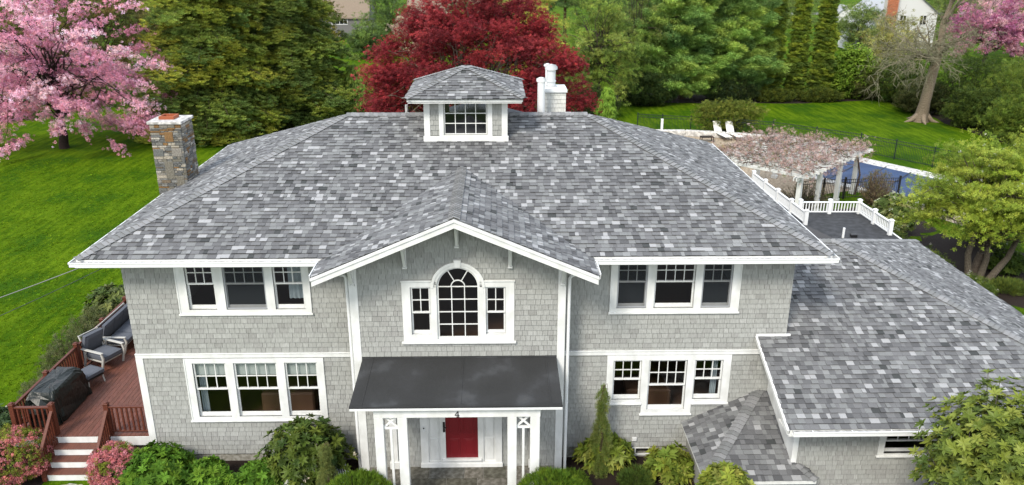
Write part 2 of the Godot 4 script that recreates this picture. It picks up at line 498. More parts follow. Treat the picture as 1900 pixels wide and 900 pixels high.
# units: [glass x0, x1, bottom, meeting rail, top, columns, screened]
func window(house: Node, z: float, x0: float, x1: float, y0: float, y1: float, units: Array, sills: Array, label: String, steps := []) -> Node3D:
	var w := node("window", house)
	w.set_meta("label", label)
	var holes := []
	for u in units: holes.append([u[0] - 0.05, u[1] + 0.05, u[2] - 0.10, u[4] + 0.05])
	var b := Buf.new()
	var cut := holes.duplicate()
	cut.append_array(steps)
	plate(b, x0, x1, y0, y1, cut, z - 0.02, z + 0.035)
	if steps.is_empty():
		b.box(Vector3(x0 - 0.002, y0, z + 0.035), Vector3(x0 + 0.03, y1, z + 0.05))
		b.box(Vector3(x1 - 0.03, y0, z + 0.035), Vector3(x1 + 0.002, y1, z + 0.05))
	for h in holes:      # reveals
		b.box(Vector3(h[0] - 0.025, h[2], z - 0.13), Vector3(h[0], h[3], z + 0.01))
		b.box(Vector3(h[1], h[2], z - 0.13), Vector3(h[1] + 0.025, h[3], z + 0.01))
		b.box(Vector3(h[0], h[3], z - 0.13), Vector3(h[1], h[3] + 0.025, z + 0.01))
		b.box(Vector3(h[0], h[2] - 0.03, z - 0.13), Vector3(h[1], h[2], z + 0.02))
	mi("casing", b, M.white_paint, w)
	for s in sills:
		var k := Buf.new()
		k.box(Vector3(s[0], s[2] - 0.05, z - 0.02), Vector3(s[1], s[2], z + 0.075), 0.008)
		mi("sill", k, M.white_paint, w)
	for u in units:
		sash(w, u[0], u[1], u[3] + 0.025, u[4], z - 0.035, u[5], 2)
		sash(w, u[0], u[1], u[2], u[3] - 0.025, z - 0.078, 1, 1, 0.095)
		if u[6]:
			var f := Buf.new()
			f.box(Vector3(u[0] - 0.048, u[2] - 0.095, z - 0.010), Vector3(u[0] - 0.012, u[4] + 0.04, z - 0.002))
			f.box(Vector3(u[1] + 0.012, u[2] - 0.095, z - 0.010), Vector3(u[1] + 0.048, u[4] + 0.04, z - 0.002))
			f.box(Vector3(u[0] - 0.012, u[2] - 0.095, z - 0.010), Vector3(u[1] + 0.012, u[2] - 0.055, z - 0.002))
			var fr := mi("screen_frame", f, M.grey_screen_frame, w)
			tag(fr, "grey frame of an insect screen")
			var s := Buf.new()
			s.quad(Vector3(u[0] - 0.012, u[2] - 0.055, z - 0.006), Vector3(u[1] + 0.012, u[2] - 0.055, z - 0.006), Vector3(u[1] + 0.012, u[4] + 0.04, z - 0.006), Vector3(u[0] - 0.012, u[4] + 0.04, z - 0.006))
			mi("insect_screen", s, M.insect_screen, w)
	return w
func fold(parent: Node, x0: float, x1: float, y0: float, y1: float, z: float) -> void:   # a hanging curtain
	var b := Buf.new()
	var n := 14
	for i in n:
		var a := float(i) / n
		var c := float(i + 1) / n
		var za := z + 0.02 * sin(a * 22.0)
		var zc := z + 0.02 * sin(c * 22.0)
		b.quad(Vector3(lerpf(x0, x1, a), y0, za), Vector3(lerpf(x0, x1, c), y0, zc), Vector3(lerpf(x0, x1, c), y1, zc), Vector3(lerpf(x0, x1, a), y1, za))
	mi("curtain", b, M.curtain, parent)
func gutter(parent: Node, a: Vector3, b: Vector3, out: Vector3) -> void:
	# open trough whose outer lip runs from a to b
	var m := Buf.new()
	var d := b - a
	var i := -out
	for q in [[0.0, 0.0, 0.012, -0.13], [0.012, -0.118, 0.145, -0.13]]:
		var p = a + i * q[0] + Vector3.UP * q[1]
		var p2 = a + i * q[2] + Vector3.UP * q[3]
		var c := [Vector3(p.x, p.y, p.z), a + i * q[2] + Vector3.UP * q[1], p2, a + i * q[0] + Vector3.UP * q[3]]
		for k in 4:
			var e: Vector3 = c[k]
			var f: Vector3 = c[(k + 1) % 4]
			m.quad_out(e, f, f + d, e + d, (e + f) * 0.5 - (p + p2) * 0.5)
		m.quad_out(c[0], c[1], c[2], c[3], -d)
		m.quad_out(c[0] + d, c[1] + d, c[2] + d, c[3] + d, d)
	# rolled lip
	var l := a - i * 0.012
	m.quad_out(l, a, a + d, l + d, Vector3.UP)
	m.quad_out(l, l - Vector3.UP * 0.03, l + d - Vector3.UP * 0.03, l + d, out)
	m.quad_out(l - Vector3.UP * 0.03, a - Vector3.UP * 0.05, a + d - Vector3.UP * 0.05, l + d - Vector3.UP * 0.03, out - Vector3.UP)
	var g := mi("gutter", m, M.white_metal, parent)
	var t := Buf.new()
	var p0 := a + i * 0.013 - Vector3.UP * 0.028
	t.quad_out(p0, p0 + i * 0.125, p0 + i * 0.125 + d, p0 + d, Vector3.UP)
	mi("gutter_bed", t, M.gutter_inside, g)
	var n := int(d.length() / 0.9)
	for k in n:
		var h := Buf.new()
		var q := a + d * ((k + 0.5) / n) - Vector3.UP * 0.012
		h.bar(q, q + i * 0.10, 0.025, 0.008)
		mi("hanger", h, M.white_metal, g)

# ---------------------------------------------------------------- the house
func build_house() -> void:
	var H := thing("house", "large grey cedar shingle house with white trim, hipped grey roof and red front door", "house")
	R.seed = 11
	# ---- shell
	var b := Buf.new()
	b.box(Vector3(-9.9, -0.2, -11.3), Vector3(-3.8, 0.28, -0.02))
	b.box(Vector3(-3.8, -0.2, -11.3), Vector3(1.72, 0.28, 0.76))
	b.box(Vector3(1.72, -0.2, -11.3), Vector3(3.55, 0.40, -0.02))
	b.box(Vector3(3.55, -0.2, -11.3), Vector3(4.42, 0.06, -0.02))
	b.box(Vector3(3.55, 0.34, -11.3), Vector3(4.42, 0.40, -0.02))
	b.box(Vector3(4.42, -0.2, -11.3), Vector3(7.9, 0.40, -0.02))
	mi("foundation", b, M.concrete, H)
	var UL := [-8.58, -5.03, 4.72, 6.33]
	var LL := [-8.70, -4.85, 1.40, 3.36]
	var UR := [3.03, 6.56, 4.68, 6.33]
	var LR := [3.04, 6.53, 1.48, 3.36]
	var shrink := func(r: Array) -> Array: return [r[0] + 0.03, r[1] - 0.03, r[2] + 0.02, r[3] - 0.02]
	b = Buf.new()
	plate(b, -9.97, -3.81, 0.27, 6.34, [shrink.call(UL), shrink.call(LL)], -0.16, -0.002)
	var lr_holes := [[3.07, 6.50, 1.86, 3.34], [4.1, 5.44, 1.5, 1.87]]
	plate(b, 1.73, 7.985, 0.39, 6.34, [shrink.call(UR)] + lr_holes, -0.16, -0.002)
	b.box(Vector3(-9.97, 0.27, -11.4), Vector3(-9.82, 6.34, -0.16))
	b.box(Vector3(7.835, 0.39, -11.4), Vector3(7.985, 6.34, -0.16))
	b.box(Vector3(-9.82, 0.27, -11.4), Vector3(7.835, 6.34, -11.25))
	var wall := mi("front_wall", b, M.wall_back, H)
	# bay
	var arch := [[-2.46, 0.39, 4.27, 5.93]]
	for k in 11:
		var y := 5.93 + k * 0.048
		var hw := sqrt(maxf(0.0, 0.60 * 0.60 - pow(y + 0.048 - 5.79, 2)))
		if hw > 0.02: arch.append([-1.035 - hw, -1.035 + hw, y - 0.002, y + 0.048])
	b = Buf.new()
	plate(b, -3.83, 1.75, 0.25, 6.46, arch, 0.66, 0.798)
	b.prism([Vector2(-3.83, 6.46), Vector2(1.75, 6.46), Vector2(1.75, 6.76), Vector2(-1.035, 7.93), Vector2(-3.83, 6.76)], 0.66, 0.798)
	b.box(Vector3(-3.83, 0.25, 0.0), Vector3(-3.69, 6.46, 0.66))
	b.box(Vector3(1.61, 0.25, 0.0), Vector3(1.75, 6.46, 0.66))
	var bay := mi("entrance_bay_wall", b, M.wall_back, H)
	# rooms behind the glass
	b = Buf.new()
	b.box(Vector3(-9.8, 0.42, -11.2), Vector3(7.8, 0.55, -0.16))
	b.box(Vector3(-9.8, 3.30, -11.2), Vector3(7.8, 3.50, -0.16))
	b.box(Vector3(-3.68, 3.30, -0.16), Vector3(1.6, 3.50, 0.65))
	mi("room_floor", b, M.room_floor, H)
	b = Buf.new()
	b.box(Vector3(-9.8, 0.55, -9.1), Vector3(7.8, 6.3, -9.0))
	b.box(Vector3(-4.2, 0.55, -9.0), Vector3(-4.1, 6.3, -0.17))
	b.box(Vector3(2.0, 0.55, -9.0), Vector3(2.1, 6.3, -0.17))
	mi("room_wall", b, M.room_wall, H)
	b = Buf.new()
	b.box(Vector3(-7.2, 0.55, -2.4), Vector3(-5.6, 1.35, -1.5), 0.05)
	b.box(Vector3(3.7, 3.5, -2.2), Vector3(5.7, 4.05, -0.9), 0.06)
	b.box(Vector3(3.9, 0.55, -2.4), Vector3(5.3, 1.3, -1.6), 0.05)
	mi("room_furniture", b, M.room_floor, H)
	# ---- siding
	var L := [[0.0, 0.18, -1.0, 3.40], [UL[0] + 9.97, UL[1] + 9.97, UL[2] - 0.04, UL[3]], [LL[0] + 9.97, LL[1] + 9.97, LL[2] - 0.04, 3.5], [-1.0, 9.0, 3.385, 3.515]]
	wall_shingles(wall, Vector3(-9.97, 0, 0), Vector3.RIGHT, 6.14, 0.27, 6.36, L)
	var Rr := [[UR[0] - 1.75, UR[1] - 1.75, UR[2] - 0.04, UR[3]], [LR[0] - 1.75, LR[1] - 1.75, 1.80, 3.5], [4.05 - 1.75, 5.49 - 1.75, LR[2] - 0.04, 1.82], [-1.0, 9.0, 3.375, 3.505]]
	wall_shingles(wall, Vector3(1.75, 0, 0), Vector3.RIGHT, 6.235, 0.39, 6.36, Rr)
	var B := [[-2.49 + 3.63, 0.43 + 3.63, 4.20, 5.97], [-2.16 + 3.63, 0.09 + 3.63, 0.0, 3.3], [-0.2, 6.0, 3.56, 3.72]]
	for k in 13:
		var y := 5.97 + k * 0.045
		var hw := sqrt(maxf(0.0, 0.67 * 0.67 - pow(y + 0.01 - 5.80, 2)))
		B.append([-1.035 - hw + 3.63, -1.035 + hw + 3.63, y, y + 0.05])
	wall_shingles(bay, Vector3(-3.63, 0, 0.8), Vector3.RIGHT, 5.19, 0.25, 7.95, B, "gable")
	# ---- white boards
	b = Buf.new()
	b.box(Vector3(-9.99, 3.385, -0.02), Vector3(-3.87, 3.50, 0.042), 0.004)
	b.box(Vector3(-9.99, 3.50, -0.02), Vector3(-3.87, 3.53, 0.06), 0.005)
	mi("band_board", b, M.white_paint, H)
	b = Buf.new()
	b.box(Vector3(1.78, 3.37, -0.02), Vector3(7.4, 3.485, 0.042), 0.004)
	b.box(Vector3(1.78, 3.485, -0.02), Vector3(7.4, 3.515, 0.06), 0.005)
	mi("band_board", b, M.white_paint, H)
	b = Buf.new()
	b.box(Vector3(-10.0, 0.20, -0.14), Vector3(-9.80, 3.385, 0.032), 0.006)
	mi("corner_board", b, M.white_paint, H)
	for x in [[-3.845, -3.625], [1.56, 1.765]]:
		b = Buf.new()
		b.box(Vector3(x[0], 0.05, 0.62), Vector3(x[1], 6.75, 0.835), 0.006)
		mi("corner_board", b, M.white_paint, H)
	# ---- windows
	var w := window(H, 0.0, UL[0], UL[1], UL[2], UL[3], [[-8.27, -7.62, 4.94, 5.575, 6.20, 3, false], [-7.27, -6.27, 4.94, 5.575, 6.20, 4, true], [-5.95, -5.25, 4.94, 5.575, 6.20, 3, false]], [[UL[0] - 0.03, UL[1] + 0.03, UL[2] + 0.005]], "upstairs triple window whose middle sash has a grey insect screen")
	fold(w, -5.7, -5.27, 5.0, 6.2, -0.35)
	w = window(H, 0.0, LL[0], LL[1], LL[2], LL[3], [[-8.43, -7.61, 1.61, 2.38, 3.17, 3, false], [-7.30, -6.20, 1.61, 2.38, 3.17, 4, false], [-5.89, -5.08, 1.61, 2.38, 3.17, 3, false]], [[LL[0] - 0.03, LL[1] + 0.03, LL[2] + 0.005]], "ground floor triple window with pale blinds half lowered")
	for x in [[-8.46, -7.58], [-7.33, -6.17], [-5.92, -5.05]]:
		var k := Buf.new()
		k.box(Vector3(x[0], 2.79, -0.135), Vector3(x[1], 3.2, -0.125))
		k.box(Vector3(x[0], 2.775, -0.142), Vector3(x[1], 2.795, -0.118))
		mi("blind", k, M.blind, w)
	fold(w, -8.46, -8.26, 1.5, 2.8, -0.25)
	window(H, 0.0, UR[0], UR[1], UR[2], UR[3], [[3.27, 3.98, 4.90, 5.56, 6.20, 3, true], [4.28, 5.27, 4.90, 5.56, 6.20, 4, false], [5.57, 6.28, 4.90, 5.56, 6.20, 3, true]], [[UR[0] - 0.03, UR[1] + 0.03, UR[2] + 0.005]], "upstairs triple window with grey insect screens on both outer sashes")
	w = window(H, 0.0, LR[0], LR[1], LR[2], LR[3], [[3.27, 3.97, 2.05, 2.58, 3.15, 3, false], [4.27, 5.25, 1.71, 2.39, 3.15, 4, false], [5.56, 6.26, 2.05, 2.58, 3.15, 3, false]], [[LR[0] - 0.03, 4.06, 1.835], [5.49, LR[1] + 0.03, 1.835], [4.02, 5.52, 1.485]], "ground floor triple window with a deeper middle sash", [[2.9, 4.06, 1.4, 1.83], [5.49, 6.6, 1.4, 1.83]])
	fold(w, 6.06, 6.24, 1.95, 3.1, -0.25)
	arch_window(H)
	# basement light
	b = Buf.new()
	plate(b, 3.55, 4.42, 0.06, 0.34, [[3.60, 3.97, 0.10, 0.30], [4.0, 4.37, 0.10, 0.30]], -0.05, 0.01)
	var bw := mi("basement_window", b, M.white_paint, H)
	for x in [[3.60, 3.97], [4.0, 4.37]]: pane(bw, x[0], x[1], 0.10, 0.30, -0.03)
	b = Buf.new()
	b.box(Vector3(3.0, 0.0, -0.9), Vector3(4.6, 0.4, -0.8))
	mi("basement_wall", b, M.room_wall, H)
	b = Buf.new()
	b.box(Vector3(3.86, 0.58, 0.0), Vector3(4.0, 0.70, 0.07), 0.01)
	mi("wall_vent", b, M.far_paint, H)
	b = Buf.new()
	b.box(Vector3(-9.96, 0.36, 0.03), Vector3(-9.83, 0.62, 0.13), 0.01)
	mi("utility_box", b, M.far_paint, H)
	main_roof(H)
	front_gable(H)
	cupola(H)
	porch(H)
	wing(H)
	chimneys(H)
	rear(H)
	emit_pieces("wall", "shingle", M.cedar_shingle)
	emit_pieces("roof", "roof_shingle", M.asphalt_shingle)

func arch_window(H: Node) -> void:
	var w := node("arched_window", H)
	var z := 0.8
	var cx := -1.035
	var sy := 5.79
	var b := Buf.new()
	plate(b, -2.49, 0.425, 4.25, 5.95, [[-2.27, -1.75, 4.44, 5.80], [-0.32, 0.20, 4.44, 5.80], [cx - 0.56, cx + 0.56, 4.30, 6.0]], z - 0.02, z + 0.035)
	b.box(Vector3(-2.51, 5.95, z - 0.02), Vector3(cx - 0.68, 5.985, z + 0.06), 0.005)
	b.box(Vector3(cx + 0.68, 5.95, z - 0.02), Vector3(0.445, 5.985, z + 0.06), 0.005)
	var steps := 28
	for q in [[0.56, 0.66, 0.0], [0.63, 0.70, 0.022]]:
		for k in steps:
			var a0 := PI * k / steps
			var a1 := PI * (k + 1) / steps
			var p := []
			for t in [[q[0], a0], [q[1], a0], [q[1], a1], [q[0], a1]]: p.append(Vector2(cx + t[0] * cos(t[1]), sy + t[0] * sin(t[1])))
			b.prism(p, z - 0.02, z + 0.035 + q[2])
	for x in [cx - 0.66, cx + 0.56]: b.box(Vector3(x, 5.6, z - 0.02), Vector3(x + 0.10, sy, z + 0.040))
	for h in [[-2.27, -1.75, 4.44, 5.80], [-0.32, 0.20, 4.44, 5.80]]:
		b.box(Vector3(h[0] - 0.025, h[2], z - 0.13), Vector3(h[0], h[3], z + 0.01))
		b.box(Vector3(h[1], h[2], z - 0.13), Vector3(h[1] + 0.025, h[3], z + 0.01))
		b.box(Vector3(h[0], h[3], z - 0.13), Vector3(h[1], h[3] + 0.025, z + 0.01))
		b.box(Vector3(h[0], h[2] - 0.03, z - 0.13), Vector3(h[1], h[2], z + 0.02))
	mi("casing", b, M.white_paint, w)
	b = Buf.new()
	b.box(Vector3(-2.54, 4.19, z - 0.02), Vector3(0.475, 4.25, z + 0.085), 0.008)
	mi("sill", b, M.white_paint, w)
	b = Buf.new()
	b.prism([Vector2(cx - 0.07, 6.36), Vector2(cx + 0.07, 6.36), Vector2(cx + 0.095, 6.56), Vector2(cx - 0.095, 6.56)], z - 0.02, z + 0.085)
	mi("keystone", b, M.white_paint, w)
	for u in [[-2.22, -1.80], [-0.27, 0.15]]:
		sash(w, u[0], u[1], 5.09, 5.75, z - 0.035, 2, 2)
		sash(w, u[0], u[1], 4.53, 5.035, z - 0.078, 1, 1, 0.08)
	# the tall middle light
	b = Buf.new()
	var zz := z - 0.04
	var r := 0.505
	b.box(Vector3(cx - 0.56, 4.30, zz - 0.02), Vector3(cx - r, sy, zz + 0.02))
	b.box(Vector3(cx + r, 4.30, zz - 0.02), Vector3(cx + 0.56, sy, zz + 0.02))
	b.box(Vector3(cx - r, 4.30, zz - 0.021), Vector3(cx + r, 4.36, zz + 0.021))
	for k in steps:
		var a0 := PI * k / steps
		var a1 := PI * (k + 1) / steps
		for q in [[r, 0.565], [0.165, 0.19]]:
			var p := []
			for t in [[q[0], a0], [q[1], a0], [q[1], a1], [q[0], a1]]: p.append(Vector2(cx + t[0] * cos(t[1]), sy + t[0] * sin(t[1])))
			b.prism(p, zz - 0.018, zz + 0.018)
	for a in [PI / 3, PI * 2 / 3]:
		var d := Vector3(cos(a), sin(a), 0)
		b.bar(Vector3(cx, sy, zz) + d * 0.185, Vector3(cx, sy, zz) + d * 0.52, 0.024, 0.03, Vector3.BACK)
	var h := (sy - 4.36) / 4.0
	for j in range(1, 5): b.box(Vector3(cx - r, 4.36 + h * j - 0.012, zz - 0.0135), Vector3(cx + r, 4.36 + h * j + 0.012, zz + 0.0135))
	for i in [-1, 1]: b.box(Vector3(cx + i * r / 3 - 0.012, 4.36, zz - 0.012), Vector3(cx + i * r / 3 + 0.012, sy, zz + 0.012))
	mi("sash", b, M.white_paint, w)
	for i in 3:
		for j in 4: pane(w, cx - r + i * r * 2 / 3, cx - r + (i + 1) * r * 2 / 3, 4.36 + h * j, 4.36 + h * (j + 1), zz)
	for q in [[0.0, 0.0, PI, 0.18], [0.18, 0.0, PI / 3, r], [0.18, PI / 3, PI * 2 / 3, r], [0.18, PI * 2 / 3, PI, r]]:
		var g := Buf.new()
		for k in 8:
			var a0: float = lerpf(q[1], q[2], k / 8.0)
			var a1: float = lerpf(q[1], q[2], (k + 1) / 8.0)
			var p := []
			for t in [[q[0], a0], [q[3], a0], [q[3], a1], [q[0], a1]]: p.append(Vector3(cx + t[0] * cos(t[1]), sy + t[0] * sin(t[1]), zz))
			g.quad(p[0], p[1], p[2], p[3])
		mi("pane", g, M.glass, w)

func main_roof(H: Node) -> void:
	var x0 := -10.71
	var x1 := 8.64
	var zf := 0.71
	var zb := -12.11
	var ye := main_y(zf)
	var rl := Vector3(-4.8, 9.02, -5.7)
	var rr := Vector3(2.9, 9.02, -5.7)
	var fl := Vector3(x0, ye, zf)
	var fr := Vector3(x1, ye, zf)
	var bl := Vector3(x0, ye, zb)
	var br := Vector3(x1, ye, zb)
	var b := Buf.new()
	b.quad(fl, fr, rr, rl)
	b.quad(br, bl, rl, rr)
	b.tri(bl, fl, rl)
	b.tri(fr, br, rr)
	var part := mi("roof", b, M.roof_felt, H)
	b = Buf.new()
	b.box(Vector3(x0, 6.34, zb), Vector3(x1, 6.36, zf))
	mi("soffit", b, M.white_paint, H)
	b = Buf.new()
	b.box(Vector3(x0 - 0.001, 6.34, zf - 0.03), Vector3(x1 + 0.001, ye - 0.02, zf + 0.002))
	b.box(Vector3(x0 - 0.001, 6.34, zb), Vector3(x0 + 0.03, ye - 0.02, zf - 0.03))
	b.box(Vector3(x1 - 0.03, 6.34, zb), Vector3(x1 + 0.001, ye - 0.02, zf - 0.03))
	mi("fascia", b, M.white_paint, H)
	# shingled slopes
	var v := (Vector3(rl.x, rl.y, rl.z) - Vector3(rl.x, ye, zf))
	var ln := v.length()
	slope(part, fl, Vector3.RIGHT, v.normalized(), [Vector2(0, 0), Vector2(x1 - x0, 0), Vector2(rr.x - x0, ln), Vector2(rl.x - x0, ln)], "main")
	v = rl - Vector3(x0, ye, rl.z)
	ln = v.length()
	slope(part, bl, Vector3.BACK, v.normalized(), [Vector2(0, 0), Vector2(zf - zb, 0), Vector2(rl.z - zb, ln)], "")
	var nl := Vector3.BACK.cross(v).normalized()
	v = rr - Vector3(x1, ye, rr.z)
	ln = v.length()
	slope(part, fr, Vector3.FORWARD, v.normalized(), [Vector2(0, 0), Vector2(zf - zb, 0), Vector2(zf - rr.z, ln)], "")
	var nr := Vector3.FORWARD.cross(v).normalized()
	var nf := Vector3.RIGHT.cross(rl - Vector3(rl.x, ye, zf)).normalized()
	var nb := Vector3(0, nf.y, -nf.z)
	caps(part, fl, rl, nl, nf)
	caps(part, fr, rr, nf, nr)
	caps(part, rl, Vector3(-2.15, rl.y, rl.z), nf, nb)
	caps(part, rr, Vector3(0.3, rl.y, rl.z), nf, nb)
	# gutters
	gutter(H, Vector3(-10.85, 6.535, 0.85), Vector3(-4.52, 6.535, 0.85), Vector3.BACK)
	gutter(H, Vector3(2.45, 6.535, 0.85), Vector3(8.78, 6.535, 0.85), Vector3.BACK)
	gutter(H, Vector3(-10.85, 6.535, 0.85), Vector3(-10.85, 6.535, -12.2), Vector3.LEFT)
	gutter(H, Vector3(8.78, 6.535, 0.85), Vector3(8.78, 6.535, -12.2), Vector3.RIGHT)
	# vent pipe on the far slope
	b = Buf.new()
	b.tube([Vector3(-2.95, 8.7, -6.3), Vector3(-2.95, 9.22, -6.3)], [0.05, 0.05], 10)
	mi("vent_pipe", b, M.gutter_inside, H)

func front_gable(H: Node) -> void:
	var cx := -1.035
	var yr := 8.0
	var ye := 6.53
	var half := 3.465
	var zf := 1.86
	var b := Buf.new()
	var d := 0.06
	for s in [-1.0, 1.0]:
		var e0 := Vector3(cx + s * half, ye, zf)
		var e1 := Vector3(cx + s * half, ye, 0.75)
		var r0 := Vector3(cx, yr, zf)
		var r1 := Vector3(cx, yr, -3.1)
		var dn := Vector3.DOWN * d
		b.quad_out(e0, e1, r1, r0, Vector3.UP)
		b.quad_out(e0 + dn, e1 + dn, r1 + dn, r0 + dn, Vector3.DOWN)
		b.quad_out(e0, e1, e1 + dn, e0 + dn, Vector3(s, 0, 0))
	var part := mi("gable_roof", b, M.roof_felt, H)
	b = Buf.new()
	for s in [-1.0, 1.0]:      # boarded underside
		var o := Vector3.DOWN * (d + 0.012)
		b.quad_out(Vector3(cx + s * half, ye, zf) + o, Vector3(cx + s * half, ye, 0.80) + o, Vector3(cx, yr, 0.80) + o, Vector3(cx, yr, zf) + o, Vector3.DOWN)
	mi("gable_soffit", b, M.white_paint, H)
	var up := Vector3(half, yr - ye, 0).normalized()
	var ln := Vector2(half, yr - ye).length()
	# left slope: across runs away from the ridge side so that the face looks up
	slope(part, Vector3(cx - half, ye, 0.75) + Vector3(0, 0, -4.0), Vector3.BACK, up, [Vector2(4.0 - 0.05, 0), Vector2(4.0 + zf + 0.01 - 0.75, 0), Vector2(4.0 + zf + 0.01 - 0.75, ln), Vector2(0.05, ln)], "gable")
	var upr := Vector3(-up.x, up.y, 0)
	slope(part, Vector3(cx + half, ye, zf + 0.01), Vector3.FORWARD, upr, [Vector2(0, 0), Vector2(zf + 0.01 - 0.70, 0), Vector2(zf + 3.15, ln), Vector2(0, ln)], "gable")
	var nl := Vector3(-up.y, up.x, 0)
	var nr := Vector3(up.y, up.x, 0)
	caps(part, Vector3(cx, yr, zf + 0.01), Vector3(cx, yr, -3.0), nl, nr, 0.15)
	# rake boards
	for s in [-1.0, 1.0]:
		b = Buf.new()
		var p := [Vector2(cx + s * (half + 0.03), ye - 0.03), Vector2(cx, yr - 0.012), Vector2(cx, yr - 0.24), Vector2(cx + s * (half + 0.03), ye - 0.25)]
		if s > 0: p.reverse()
		p.reverse()
		b.prism(p, zf - 0.03, zf + 0.012)
		var q := [Vector2(cx + s * (half + 0.045), ye - 0.034), Vector2(cx, yr - 0.010), Vector2(cx, yr - 0.085), Vector2(cx + s * (half + 0.045), ye - 0.105)]
		if s > 0: q.reverse()
		q.reverse()
		b.prism(q, zf + 0.012, zf + 0.04)
		mi("rake_board", b, M.white_paint, H)
		gutter(H, Vector3(cx + s * (half + 0.09), ye - 0.005, 0.86), Vector3(cx + s * (half + 0.09), ye - 0.005, 1.78), Vector3(s, 0, 0))
	# knee brackets under the rake
	for k in [[-2.375, 6.38], [-1.035, 6.94], [0.315, 6.38], [-3.735, 5.90], [1.665, 5.90]]:
		b = Buf.new()
		var top: float = yr - absf(k[0] - cx) * 0.424 - 0.12
		var p := [Vector3(k[0], k[1], 0.835)]
		b.box(Vector3(k[0] - 0.05, k[1], 0.80), Vector3(k[0] + 0.05, top, 0.875), 0.004)
		b.bar(Vector3(k[0], k[1] + 0.06, 0.90), Vector3(k[0], top - 0.02, 1.45), 0.085, 0.075, Vector3.RIGHT)
		b.bar(Vector3(k[0], top - 0.03, 0.88), Vector3(k[0], top - 0.03, 1.82), 0.085, 0.08, Vector3.RIGHT)
		b.box(Vector3(k[0] - 0.062, k[1] - 0.045, 0.80), Vector3(k[0] + 0.062, k[1], 0.90), 0.006)
		mi("bracket", b, M.white_paint, H)
	# downspouts
	for s in [-1.0, 1.0]:
		b = Buf.new()
		var x := -3.93 if s < 0 else 1.86
		var z := 0.60 if s < 0 else 0.72
		var pts := [Vector3(cx + s * (half - 0.02), 6.38, 1.05), Vector3(cx + s * (half - 0.04), 6.30, 1.05), Vector3(x + s * 0.22, 6.12, z + 0.05), Vector3(x + s * 0.06, 6.06, z), Vector3(x, 5.98, z), Vector3(x, 3.0, z), Vector3(x, 0.2, z), Vector3(x, 0.1, z + 0.1)]
		var rad := []
		for k in pts: rad.append(0.045)
		b.tube(pts, rad, 8)
		mi("downspout", b, M.white_metal, H)

func hip_box(part: Node, x0: float, x1: float, z0: float, z1: float, ye: float, yt: float, back := true) -> void:
	var c := Vector3((x0 + x1) * 0.5, yt, (z0 + z1) * 0.5)
	var q := [Vector3(x0, ye, z0), Vector3(x1, ye, z0), Vector3(x1, ye, z1), Vector3(x0, ye, z1)]   # front left, front right, back right, back left
	var norm := []
	for i in 4:
		var a: Vector3 = q[i]
		var e: Vector3 = q[(i + 1) % 4]
		var u := (e - a).normalized()
		var foot := a + u * (c - a).dot(u)
		var v := c - foot
		slope(part, a, u, v.normalized(), [Vector2(0, 0), Vector2(a.distance_to(e), 0), Vector2((c - a).dot(u), v.length())], "", 0.150)
		norm.append(u.cross(v).normalized())
	for i in 4: caps(part, q[i], c, norm[(i + 3) % 4], norm[i], 0.13, 0.135)

